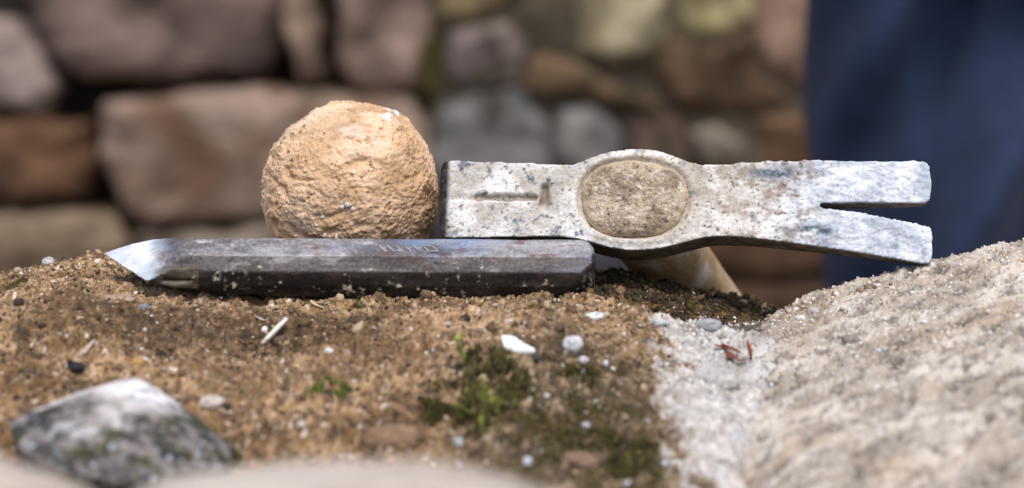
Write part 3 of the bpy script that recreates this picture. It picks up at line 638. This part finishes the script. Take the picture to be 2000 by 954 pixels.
V = coords(me); D = V/np.linalg.norm(V, axis=1)[:, None]; Q = D*R0
pit = fbm(Q, .0042, 3, 1311, .55); n1 = fbm(Q, .02, 3, 1341); n2 = fbm(Q, .006, 4, 1351, .6); n3 = fbm(Q, .0016, 3, 1361)
c = mix((.57, .36, .205), (.73, .50, .325), sst(-.4, .4, n1+.3*n2)); c = mix(c, (.46, .23, .08), sst(.1, .55, n2-.1)*.6)
c = mix(c, (.36, .22, .12), sst(.25, .6, pit)*.6); c = mix(c, (.30, .19, .105), sst(.3, .6, fbm(Q, .007, 4, 1339, .6))*.7); c = mix(c, (.60, .52, .45), sst(.1, .5, fbm(Q, .016, 4, 1381, .6))*.5); c = mix(c, (.72, .60, .46), sst(.2, .6, n3)*.5)
c = mix(c, (.30, .20, .12), sst(.4, .65, -n3)*.6); c = mix(c, (.42, .27, .15), sst(.5, .9, fbm(Q*np.array([.8, 1, 1.3]), .017, 3, 1391, .35, True))*.6)
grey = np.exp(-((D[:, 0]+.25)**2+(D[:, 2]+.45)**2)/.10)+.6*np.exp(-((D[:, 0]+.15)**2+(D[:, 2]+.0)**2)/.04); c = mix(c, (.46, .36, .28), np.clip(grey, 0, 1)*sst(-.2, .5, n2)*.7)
ball = link('mortar_ball', None); bc = P(686, 372, .792); ball.location = bc
tag(ball, 'round tan lump of dried mortar standing behind the chisel, left of the hammer', 'mortar lump')
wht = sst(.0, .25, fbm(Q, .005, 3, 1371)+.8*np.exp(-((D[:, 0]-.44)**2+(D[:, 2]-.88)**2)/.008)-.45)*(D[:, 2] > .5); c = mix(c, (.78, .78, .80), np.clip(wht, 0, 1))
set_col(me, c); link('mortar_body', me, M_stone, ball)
rs = np.random.RandomState(9); pos, siz = [], []
for x_, z_, s in [(.05, -.05, 2.0), (.10, -.10, 1.8), (-.02, -.08, 1.3), (.36, -.09, 1.3), (.66, -.02, 1.2), (-.09, -.42, 2.4), (-.22, -.40, 1.7), (-.05, -.48, 1.4), (-.28, -.52, 1.8), (.65, -.38, 1.6), (.66, -.48, 1.7), (.67, -.56, 1.5),
                  (.12, -.52, 1.5), (-.25, -.2, 1.4), (-.3, -.28, 1.2), (.3, .33, 1.8), (.72, -.12, 1.2), (.78, -.55, 1.2), (-.6, .42, 1.0), (-.45, -.33, 1.3)]:
    d = np.array([x_, -math.sqrt(max(0, 1-x_*x_-z_*z_)), z_]); pos.append(d); siz.append(s*.00062)
pos = np.array(pos, np.float32); k_ = np.array([np.argmax(D @ d) for d in pos]); pp = V[k_]*.994
pc = np.array([(.58, .55, .52)]*len(pp), np.float32)*rs.uniform(.8, 1.15, (len(pp), 1)); pc[-2] = (.05, .05, .05); pc[12] = (.24, .22, .21)
for i in range(len(pp)):
    o = grains('pebble', np.zeros((1, 3), np.float32), np.array([siz[i]*1.25]), pc[i:i+1], ball, 50+i, (IV, IF)); del o['kind']
    o.location = Vector(pp[i].tolist())
m_ = rs.choice(len(V), 1700, replace=False); m_ = m_[D[m_, 1] < .25]
gr = grains('sand_grains', V[m_], .00018*(4.2**(rs.uniform(size=len(m_))**2)), pal(rs, len(m_), [(.62, .45, .29), (.68, .54, .40), (.42, .27, .15), (.56, .30, .13), (.16, .12, .09)], (5, 4, 3, 2, 1)), ball, 77)

# ------------------------------------------------------------------ moss, straw, leaves
MG = [(.07, .065, .015), (.11, .10, .02), (.03, .027, .012), (.19, .18, .05), (.10, .062, .028), (.05, .036, .02)]
MB = [(.12, .18, .02), (.16, .22, .035), (.06, .085, .015), (.10, .08, .03)]
def moss(label, px, py, rx, ry, n, seed, cols=MG, h0=.0022, dome=.002, rot=0, name='moss', cat='moss'):
    c0 = hit(px, py); rs = np.random.RandomState(seed); n = int(n*1.8); rx *= 1.1; ry *= 1.15
    t = rs.uniform(0, 6.283, n); q = np.sqrt(rs.uniform(0, 1, n)); wob = 1+.3*np.sin(3*t+seed)+.2*np.sin(5*t+seed*2)
    dx = q*np.cos(t)*rx*wob; dy = q*np.sin(t)*ry*wob; cr, sr = math.cos(rot), math.sin(rot)
    x = (c0.x+dx*cr-dy*sr).astype(np.float32); y = (c0.y+dx*sr+dy*cr).astype(np.float32)
    z = np.maximum(z_brown(x, y), np.where(x > .03, z_mortar(x, y), -1)) if name == 'moss' else z_brown(x, y)
    if c0.z-zsurf(c0.x, c0.y) > .004: z = z*0+c0.z
    kp = fbm(xy3(x, y), .006, 3, seed+40)-.5*(q-.4) > rs.uniform(-.35, .1, n); x, y, z, q, dx, dy = x[kp], y[kp], z[kp], q[kp], dx[kp], dy[kp]; n = len(x)
    z = z+1.35*dome*(1-q**2)*(1+1.1*fbm(xy3(x, y), .004, 2, seed))-.0004
    base = np.stack([x, y, z], 1); up = np.stack([dx/rx*.5, dy/ry*.5, np.ones(n)], 1)+rs.normal(0, .38, (n, 3)); up /= np.linalg.norm(up, axis=1)[:, None]
    h = h0*rs.uniform(.35, 1.25, n); r = h*.15
    V = np.zeros((n, 4, 3), np.float32)
    s1 = np.cross(up, rs.normal(size=(n, 3))); s1 /= np.linalg.norm(s1, axis=1)[:, None]; s2 = np.cross(up, s1)
    for k in range(3):
        a = k*2.094; V[:, k] = base+(s1*math.cos(a)+s2*math.sin(a))*r[:, None]
    V[:, 3] = base+up*h[:, None]
    F = np.array([(0, 1, 3), (1, 2, 3), (2, 0, 3)])[None]+(np.arange(n)*4)[:, None, None]
    me = mesh_np(name, V.reshape(-1, 3), F.reshape(-1, 3), smooth=False); set_col(me, np.repeat(pal(rs, n, cols, [1]*len(cols))*(1+.45*fbm(xy3(x, y), .004, 2, seed+60))[:, None], 4, 0))
    o = link(name, me, M_moss); tag(o, label, cat, kind=None); return o
moss('bright olive moss cushion at the centre of the mossy area on the brown stone', 935, 812, .0085, .010, 2600, 1, MG+[(.24, .28, .06)], .0026, .005)
moss('dark moss streak left of the bright moss cushion', 860, 822, .009, .006, 1300, 2, MG[:3], .002, .002)
moss('olive moss ridge above the bright moss cushion', 955, 730, .011, .008, 1900, 3, MG, .0022, .003, -.5)
moss('green moss knob right of the bright moss cushion', 1012, 775, .007, .007, 1500, 4, MG, .0024, .003)
moss('thin moss strip just left of the olive moss ridge', 915, 757, .010, .005, 1000, 5, MG[:3]+[(.2, .13, .06)], .0016, .001)
moss('narrow moss streak below the lumpy mortar crumb', 1130, 730, .011, .004, 1100, 6, MG, .0018, .0015, -.5)
moss('wide loose moss patch toward the right part of the brown stone', 1060, 845, .018, .010, 2200, 7, MG[:3]+[(.2, .13, .06)], .0018, .001, -.4)
moss('moss clump near the front edge beside the white mortar', 1235, 900, .009, .008, 1500, 8, MG, .0022, .003)
moss('small moss patch between the streak and the mortar joint', 1150, 800, .012, .008, 1200, 9, MG[:3]+[(.22, .16, .08)], .0016, .001)
moss('dark moss patch along the lower right of the moss area', 1160, 860, .013, .007, 1200, 13, MG[:3], .0016, .0012, -.4)
moss('tiny bright green moss tuft below the middle of the chisel', 645, 764, .0065, .003, 500, 10, MB, .0022, .0008)
moss('low green moss patch under the right end of the chisel', 1075, 597, .008, .004, 900, 11, MG, .0013, .0003)
moss('small green moss patch at the far left edge of the brown stone', 35, 560, .006, .006, 700, 12, MG+MB[2:], .0015, .0006)
moss('small green moss spot under the left part of the chisel', 700, 604, .006, .003, 500, 16, MG, .0014, .0004)
moss('yellow green moss hanging on the underside of the stone fragment', 350, 868, .011, .004, 1500, 14, MG+[(.24, .25, .03)], .003, .003)
moss('dark green moss between the stone fragment and the front stone', 415, 885, .007, .004, 900, 15, MG, .0026, .002)

def tube(name, pts3, radii, col, label, cat, mat=M_dry, seg=8, flat=1.0, parent=None):
    n = len(pts3); V = []
    for i, p in enumerate(pts3):
        d = (pts3[min(i+1, n-1)]-pts3[max(i-1, 0)]).normalized(); s = d.cross(Vector((0, 0, 1)))
        s = s.normalized() if s.length > 1e-4 else Vector((1, 0, 0)); t = d.cross(s)
        for k in range(seg): a = 2*math.pi*k/seg; V.append(p+s*math.cos(a)*radii[i]+t*math.sin(a)*radii[i]*flat)
    nv = len(V); V += [pts3[0], pts3[-1]]
    F = [(i*seg+k, i*seg+(k+1) % seg, (i+1)*seg+(k+1) % seg, (i+1)*seg+k) for i in range(n-1) for k in range(seg)]
    F += [(nv, (k+1) % seg, k) for k in range(seg)]+[(nv+1, (n-1)*seg+k, (n-1)*seg+(k+1) % seg) for k in range(seg)]
    me = bpy.data.meshes.new(name); me.from_pydata([tuple(v) for v in V], [], F); me.update()
    me.polygons.foreach_set('use_smooth', np.ones(len(me.polygons), bool)); set_col(me, np.tile(np.array(col), (len(V), 1))*np.random.RandomState(1).uniform(.8, 1.2, (len(V), 1)))
    o = link(name, me, mat, parent)
    if label: tag(o, label, cat)
    return o
def lay(pix, lift): 
    r = []
    for (x, y), l in zip(pix, lift): h = hit(x, y); r.append(h+Vector((0, 0, l)))
    return r
h0 = hit(512, 677); a = h0+Vector((0, 0, .001)); dd = (a-CAM).dot(FWD); b = P(560, 622, dd+.004)
tube('straw_stem', [a.lerp(b, t) for t in (0, .33, .66, 1)], [.0008, .0010, .0010, .0007], (.72, .64, .54), 'pale dry straw stem leaning up from the brown stone below the chisel', 'straw')
tube('straw_stem', lay([(606, 598), (615, 602), (632, 607)], [.002, .0014, .001]), [.0005, .0005, .0003], (.62, .50, .28), 'short yellowish straw bit just under the chisel', 'straw')
tube('straw_stem', lay([(498, 625), (510, 630), (525, 636)], [.0014, .0012, .001]), [.0004, .0005, .0003], (.5, .42, .33), 'short dull straw bit left of the leaning straw stem', 'straw')
tube('straw_stem', lay([(150, 705), (165, 695), (185, 676)], [.001, .0014, .002]), [.0008, .0012, .0006], (.46, .36, .28), 'dry curled straw piece on the left of the brown stone', 'straw')
q = hit(905, 722); tube('sprout', [q, q+Vector((.0004, 0, .004)), q+Vector((-.0015, 0, .008)), q+Vector((-.0022, 0, .011)), q+Vector((-.0014, 0, .0125))], [.0008, .0010, .0010, .0012, .0005], (.38, .42, .09), 'thin yellow green sprout standing above the moss ridge', 'sprout')
def leaf(pix, wd, label, lift=.0012):
    pp = lay(pix, [lift+.001]*len(pix)); n = len(pp); rr = [1.6*wd*(.25+.75*math.sin(math.pi*(i+.5)/n)) for i in range(n)]
    tube('dry_leaf', pp, rr, (.24, .065, .03), label, 'dry leaf', flat=.35)
q = hit(1464, 702); tube('dry_leaf', [q+Vector((.0006, 0, .0)), q+Vector((.0002, 0, .003)), q+Vector((-.0006, 0, .0055)), q+Vector((-.001, 0, .0072))], [.0011, .0018, .0015, .0006], (.36, .08, .025), 'upright rust red dry leaf beside the pale stone edge', 'dry leaf', flat=.4)
leaf([(1398, 686), (1415, 690), (1435, 695)], .0009, 'rust red dry leaf, uppermost of those lying in the mortar joint')
leaf([(1410, 684), (1428, 692), (1444, 700)], .0007, 'narrow rust red dry leaf crossing the uppermost leaf')
leaf([(1418, 698), (1426, 706), (1430, 712)], .0010, 'short dark red dry leaf under the two crossed leaves')
leaf([(1430, 708), (1442, 716), (1456, 714)], .0007, 'curved rust red dry leaf lowest in the mortar joint')

# ------------------------------------------------------------------ wall core, ground
def slab(name, x0, x1, y0, y1, z0, z1, col, amp, seed, parent=None, vs_=.02, mat=M_wall):
    bm = bmesh.new(); bmesh.ops.create_cube(bm, size=1)
    for v in bm.verts: v.co = Vector(((x0+x1)/2+v.co.x*(x1-x0), (y0+y1)/2+v.co.y*(y1-y0), (z0+z1)/2+v.co.z*(z1-z0)))
    n = max(4, min(40, int(max(x1-x0, z1-z0)/vs_))); bmesh.ops.subdivide_edges(bm, edges=bm.edges[:], cuts=n, use_grid_fill=True)
    me = bpy.data.meshes.new(name); bm.to_mesh(me); bm.free(); V = coords(me); N = normals(me)
    V = V+N*(amp*fbm(V, amp*7, 4, seed))[:, None]; setco(me, V)
    n1 = fbm(V, .15, 4, seed+3); set_col(me, mix(np.array(col)*.7, np.array(col)*1.25, sst(-.4, .4, n1))); return link(name, me, mat, parent)
slab('wall_core', -.75, .75, -.43, .035, -.86, -.115, (.22, .16, .11), .012, 5, near)
g = slab('ground', -6, 6, -3, 6, -1.1, -.85, (.20, .14, .09), .02, 6, None, .3); g['kind'] = 'structure'; 

# ------------------------------------------------------------------ far stone wall
YW = 2.16; far = link('stone_wall', None, loc=(0, YW, -.85)); tag(far, 'out of focus old stone wall with dark open joints behind the tools', 'stone wall')
def W2(px, py):
    q = onplane(px, py, Vector((0, YW, 0)), Vector((0, 1, 0))); return q.x, q.z
def wstone(poly, col, depth=.05, seed=0, col2=None, amp=.024, pix=True, push=0):
    pts = [W2(*p) for p in poly] if pix else poly
    nn = []
    for i in range(len(pts)):
        a, b = pts[i], pts[(i+1) % len(pts)]; nn += [(a[0]*(1-t)+b[0]*t, a[1]*(1-t)+b[1]*t) for t in (0, .22, .78)]
    pts = nn
    for _ in range(2):
        nn = []
        for i in range(len(pts)):
            a, b = pts[i], pts[(i+1) % len(pts)]; nn += [(a[0]*.75+b[0]*.25, a[1]*.75+b[1]*.25), (a[0]*.25+b[0]*.75, a[1]*.25+b[1]*.75)]
        pts = nn
    pts = np.array(pts); c = pts.mean(0); m = len(pts); V = []; pts = c+(pts-c)*(1.12 if c[0] > W2(800, 0)[0] else 1.035)
    pts = pts+.013*np.stack([fbm(xy3(pts[:, 0]+k, pts[:, 1]), .10, 3, seed+50+k, .6) for k in (0, 9)], 1)
    rings = [(1.0, .16), (1.0, .04)]+[(s, -depth*(1-s**7)**.5+.0) for s in (.99, .97, .94, .88, .78, .64, .48, .34, .2, .08)]
    for s, yo in rings:
        q = c+(pts-c)*s; V.append(np.stack([q[:, 0], np.full(m, yo+push), q[:, 1]], 1))
    V = np.concatenate(V+[[[c[0], rings[-1][1]+push, c[1]]]]).astype(np.float32); nr = len(rings)
    off = fbm(V+seed, .12, 4, seed+2000); V[m:, 1] += amp*off[m:]; V[:, 1] += YW
    F = [(i*m+k, i*m+(k+1) % m, (i+1)*m+(k+1) % m, (i+1)*m+k) for i in range(nr-1) for k in range(m)]+[((nr-1)*m+k, (nr-1)*m+(k+1) % m, nr*m) for k in range(m)]
    me = bpy.data.meshes.new('stone'); V[:, 1] -= YW; V[:, 2] += .85; me.from_pydata(V.tolist(), [], F); me.update()
    me.polygons.foreach_set('use_smooth', np.ones(len(me.polygons), bool))
    col = np.array(lin(*col))*np.array([.96, .94, .90]); col2 = np.array(lin(*col2))*np.array([.96, .94, .90]) if col2 else col*.62
    n1 = fbm(V+seed*.37, .13, 4, seed+2100, .6); cc = mix(col, col2, sst(-.15, .35, n1)); cc = mix(cc, (.055, .045, .02), sst(.1, .45, fbm(V+seed, .09, 3, seed+2200))*(.75 if c[0] > W2(800, 0)[0] else .25)); set_col(me, cc)
    return link('stone', me, M_wall, far)
WS = [([(60, -120), (530, -120), (545, 60), (535, 140), (420, 148), (180, 150), (110, 110), (70, 40)], (138, 118, 112), (92, 78, 74)),
      ([(565, -110), (622, -110), (632, 60), (622, 160), (580, 160), (560, 60)], (158, 136, 120), None),
      ([(662, -110), (850, -110), (845, 60), (805, 165), (700, 168), (668, 120)], (158, 136, 126), (120, 100, 92)),
      ([(815, 70), (862, 60), (872, 120), (845, 185), (815, 180)], (100, 92, 48), (66, 60, 34)),
      ([(855, -120), (1010, -120), (1025, -20), (930, 40), (865, 40)], (150, 134, 104), (110, 104, 62)),
      ([(875, 52), (1000, 45), (1025, 95), (1005, 160), (930, 175), (880, 150)], (138, 124, 122), (100, 90, 90)),
      ([(1030, 112), (1110, 120), (1250, 180), (1300, 220), (1180, 200), (1010, 170)], (122, 100, 78), (84, 66, 50)),
      ([(1118, -110), (1290, -110), (1300, 40), (1290, 110), (1200, 130), (1130, 95)], (190, 178, 150), (140, 130, 100)),
      ([(1305, -110), (1470, -110), (1460, 40), (1400, 72), (1320, 60)], (178, 168, 128), (110, 100, 58)),
      ([(1475, -100), (1640, -100), (1640, 150), (1560, 190), (1490, 140), (1475, 50)], (162, 134, 118), (120, 94, 78)),
      ([(1300, 75), (1400, 85), (1465, 60), (1480, 150), (1560, 200), (1450, 220), (1310, 190), (1280, 130)], (114, 92, 72), (76, 60, 46)),
      ([(1640, -60), (2100, -60), (2100, 200), (1650, 200)], (140, 115, 100), None),
      ([(-160, 30), (20, 45), (85, 100), (112, 165), (90, 212), (-20, 215), (-160, 200)], (166, 150, 146), (130, 116, 112)),
      ([(-160, 228), (100, 232), (180, 240), (192, 320), (170, 385), (60, 398), (-160, 395)], (122, 92, 70), (90, 66, 52)),
      ([(205, 195), (330, 182), (560, 176), (790, 182), (838, 240), (835, 340), (700, 400), (560, 405), (400, 432), (300, 435), (250, 405), (212, 300)], (158, 138, 126), (124, 98, 80)),
      ([(-160, 412), (130, 405), (215, 410), (260, 470), (240, 560), (-160, 560)], (146, 128, 108), (116, 98, 82)),
      ([(275, 455), (420, 448), (560, 425), (700, 420), (760, 470), (740, 570), (280, 570)], (146, 132, 118), (112, 98, 90)),
      ([(860, 205), (930, 180), (1010, 182), (1060, 230), (1075, 320), (1040, 400), (880, 400), (845, 320)], (132, 130, 132), (80, 80, 88)),
      ([(1090, 205), (1170, 210), (1215, 260), (1210, 340), (1160, 400), (1090, 390), (1080, 280)], (140, 136, 134), (84, 82, 86)),
      ([(1225, 215), (1330, 222), (1350, 300), (1300, 400), (1225, 400)], (100, 82, 74), (70, 58, 52)),
      ([(1350, 262), (1400, 245), (1450, 262), (1445, 320), (1380, 335), (1350, 310)], (146, 136, 124), None),
      ([(1455, 228), (1640, 215), (1800, 225), (1800, 330), (1600, 345), (1465, 330)], (118, 92, 72), (86, 66, 50)),
      ([(1310, 345), (1500, 350), (1700, 355), (1700, 520), (1500, 540), (1320, 520)], (104, 80, 62), (82, 62, 48)),
      ([(1290, 545), (1500, 555), (1750, 545), (1750, 720), (1300, 720)], (96, 74, 58), (74, 56, 44)),
      ([(860, 415), (1050, 412), (1290, 415), (1300, 540), (1100, 600), (870, 590)], (86, 86, 94), (60, 60, 68)),
      ([(1690, 230), (2100, 230), (2100, 520), (1720, 520)], (130, 105, 90), None)]
for i, (poly, c1, c2) in enumerate(WS): wstone(poly, c1, .055, i*3+1, c2)
rs_ = random.Random(4); FC = [(140, 120, 110), (130, 112, 100), (120, 95, 72), (135, 128, 118), (118, 112, 112)]
def cover(x, z): 
    x0, z1 = W2(-170, -120); x1, z0 = W2(2100, 560); return x0 < x < x1 and z0 < z < z1
z = -.85; row = 0
while z < .62:
    h = rs_.uniform(.13, .19); x = -1.7
    while x < 1.9:
        l = rs_.uniform(.16, .34); g_ = .014
        if not any(cover(xx, zz) for xx in (x+.02, x+l/2, x+l-.02) for zz in (z+.02, z+h/2, z+h-.02)):
            j = lambda: rs_.uniform(-.012, .012)
            wstone([(x+g_+j(), z+g_+j()), (x+l-g_+j(), z+g_+j()), (x+l-g_+j(), z+h/2), (x+l-g_+j(), z+h-g_+j()), (x+l/2, z+h-g_/2), (x+g_+j(), z+h-g_+j()), (x+g_, z+h/2)][::1], rs_.choice(FC), .05, int(row*97+x*50)+400, None, pix=False)
        x += l
    z += h; row += 1
slab('earth_core', -1.7, 1.9, .075, .40, 0, 1.5, (.05, .04, .034), .01, 9, far, .1)
far.children[-1]['label'] = 'dark earth packed in the open joints'
slab('earth_core', W2(845, 0)[0], 1.85, -.036, .09, 0, 1.48, (.125, .10, .068), .022, 15, far, .05); far.children[-1]['label'] = 'brown earth and old mortar filling the joints'

# ------------------------------------------------------------------ person in dark blue work clothes
pers = link('person', None, loc=(.388, .86, -.85)); tag(pers, 'person standing behind the wall in dark navy work trousers, only the thighs in view', 'person')
def skin(name, verts, edges, rad, mat, colr, parent, sub=2):
    me = bpy.data.meshes.new(name); me.from_pydata(verts, edges, []); o = link(name, me)
    o.modifiers.new('k', 'SKIN'); 
    for i, r in enumerate(rad): me.skin_vertices[0].data[i].radius = r if isinstance(r, tuple) else (r, r)
    me.skin_vertices[0].data[0].use_root = True
    s = o.modifiers.new('s', 'SUBSURF'); s.levels = sub; s.render_levels = sub
    m2 = evald(o); m2.polygons.foreach_set('use_smooth', np.ones(len(m2.polygons), bool)); n = fbm(coords(m2), .1, 3, 77)
    set_col(m2, mix(np.array(colr), np.array(colr)*.75, sst(-.2, .4, n))); return link(name, m2, mat, parent)
def loft(name, rings, col, parent, fold=0, seed=0, mat=M_cloth, na=160, ns=150, close=True):
    """rings: (z, cx, cy, rx, ry); cloth tube with wrinkles"""
    rg = np.array(rings, float); t = np.linspace(0, len(rg)-1, ns); X = [np.interp(t, np.arange(len(rg)), rg[:, k]) for k in range(5)]
    a = np.linspace(0, 2*np.pi, na, endpoint=False); Z = X[0][:, None]+0*a; CX = X[1][:, None]; CY = X[2][:, None]; RX = X[3][:, None]; RY = X[4][:, None]
    x = CX+RX*np.cos(a); y = CY+RY*np.sin(a)
    V = np.stack([x.ravel(), y.ravel(), Z.ravel()], 1)
    u = (x-.4*Z).ravel(); v = (x*.5+Z).ravel()
    q = np.stack([u*2.2, y.ravel()*1.0, v*.42], 1).astype(np.float32)
    f = fold*(fbm(q, .11, 1, seed)*3.6); nx_ = np.cos(a)[None]+0*Z; ny_ = np.sin(a)[None]+0*Z
    V[:, 0] += np.where(nx_.ravel() < -.6, .1, 1)*f*nx_.ravel(); V[:, 1] += f*ny_.ravel()
    i0, j0 = np.meshgrid(np.arange(ns-1), np.arange(na), indexing='ij'); j1 = (j0+1) % na
    F = np.stack([(i0*na+j0).ravel(), (i0*na+j1).ravel(), ((i0+1)*na+j1).ravel(), ((i0+1)*na+j0).ravel()], 1)
    if rings[0][0] > rings[-1][0]: F = F[:, ::-1]
    me = mesh_np(name, V, F); n = fbm(V.astype(np.float32), .12, 3, seed+20); set_col(me, mix(np.array(col), np.array(col)*1.35, sst(-.2, .5, n))); return link(name, me, mat, parent)
M_skin = material('skin', rough=.55, noise_amt=.06, noise_scale=80)
bv = [(.10, .02, .92), (.10, 0, 1.15), (.10, -.01, 1.38), (.10, 0, 1.47), (.10, -.02, 1.56), (.10, -.02, 1.66), (-.07, 0, 1.38), (-.14, .02, 1.12), (-.13, -.19, 1.18), (-.13, -.27, 1.20), (.27, 0, 1.38), (.34, .02, 1.12), (.33, -.19, 1.18), (.33, -.27, 1.20),
      (.0, 0, .85), (.0, -.01, .48), (.0, .02, .09), (.20, 0, .85), (.20, -.01, .48), (.20, .02, .09)]
be = [(0, 1), (1, 2), (2, 3), (3, 4), (4, 5), (2, 6), (6, 7), (7, 8), (8, 9), (2, 10), (10, 11), (11, 12), (12, 13), (0, 14), (14, 15), (15, 16), (0, 17), (17, 18), (18, 19)]
br = [(.14, .09), (.13, .09), (.12, .08), .05, (.075, .09), (.06, .075), .05, .042, .032, .03, .05, .042, .032, .03, .07, .05, .035, .07, .05, .035]
skin('body', bv, be, br, M_skin, (.50, .32, .24), pers)
for sx in (-1, 1):
    hx = .10+sx*.23
    for i, ln in enumerate((.07, .085, .09, .08)):
        xo = hx+(-.03+i*.02); skin('finger', [(xo, -.27, 1.20), (xo, -.32, 1.205), (xo, -.32-ln*.45, 1.195), (xo, -.32-ln*.8, 1.17)], [(0, 1), (1, 2), (2, 3)], [.012, .010, .009, .007], M_skin, (.50, .32, .24), pers, 1)
    skin('thumb', [(hx-.03*sx, -.26, 1.20), (hx-.05*sx, -.29, 1.21), (hx-.055*sx, -.33, 1.205)], [(0, 1), (1, 2)], [.013, .011, .008], M_skin, (.50, .32, .24), pers, 1)
    loft('forearm_sleeve', [(-.01, 0, 0, .001, .001), (0, 0, 0, .055, .055), (.10, 0, 0, .05, .052), (.19, 0, 0, .045, .048), (.20, 0, 0, .02, .02)], (.03, .04, .08), pers, .003, 3071, ns=40, na=50)
    o = pers.children[-1]; o.location = (hx+.01*sx, .02, 1.12); o.rotation_euler = (R(72), 0, 0)
NAVY = (.038, .055, .110)
loft('trouser_leg', [(1.00, .06, 0, .20, .16), (.92, .04, 0, .18, .155), (.84, .02, 0, .16, .15), (.70, .012, -.01, .135, .13), (.50, .01, -.02, .112, .115), (.30, .015, 0, .10, .105), (.06, .015, .01, .10, .11)], NAVY, pers, .020, 3001)
loft('trouser_leg', [(1.00, .11, .01, .20, .155), (.92, .18, .01, .17, .15), (.84, .235, .02, .14, .145), (.70, .25, .02, .125, .13), (.50, .25, .0, .11, .115), (.30, .25, .02, .10, .105), (.06, .25, .03, .10, .11)], NAVY, pers, .020, 3011)
loft('jacket', [(1.52, .10, 0, .06, .06), (1.47, .10, 0, .15, .10), (1.40, .10, 0, .24, .14), (1.2, .10, 0, .23, .15), (1.0, .10, 0, .23, .175), (.97, .10, 0, .235, .18)], (.03, .04, .08), pers, .012, 3021)
for sx in (-1, 1): loft('jacket_sleeve', [(1.44, .10+sx*.17, 0, .07, .08), (1.25, .10+sx*.22, .01, .07, .075), (1.17, .10+sx*.24, .01, .068, .07), (1.11, .10+sx*.24, -.02, .07, .09), (1.085, .10+sx*.24, -.03, .05, .07)], (.03, .04, .08), pers, .008, 3031+sx, ns=70, na=60)
for x_ in (.012, .25):
    bm = bmesh.new(); bmesh.ops.create_uvsphere(bm, u_segments=24, v_segments=14, radius=1)
    for v in bm.verts:
        c_ = v.co; c_.x *= .052*(1+.1*c_.y); c_.y = c_.y*.15-.06; c_.z = max(c_.z, -.55)*(.075 if c_.y > -.05 else .055)+.04
    me = bpy.data.meshes.new('boot'); bm.to_mesh(me); bm.free(); me.polygons.foreach_set('use_smooth', np.ones(len(me.polygons), bool)); set_col(me, np.tile((.08, .05, .03), (len(me.vertices), 1))); link('boot', me, M_wood, pers, (x_, .03, 0))
loft('hair', [(1.60, .10, .0, .085, .10), (1.66, .10, .0, .088, .105), (1.72, .10, 0, .07, .085), (1.755, .10, 0, .03, .04), (1.76, .10, 0, .001, .001)], (.05, .03, .02), pers, .003, 3051, ns=30, na=60)
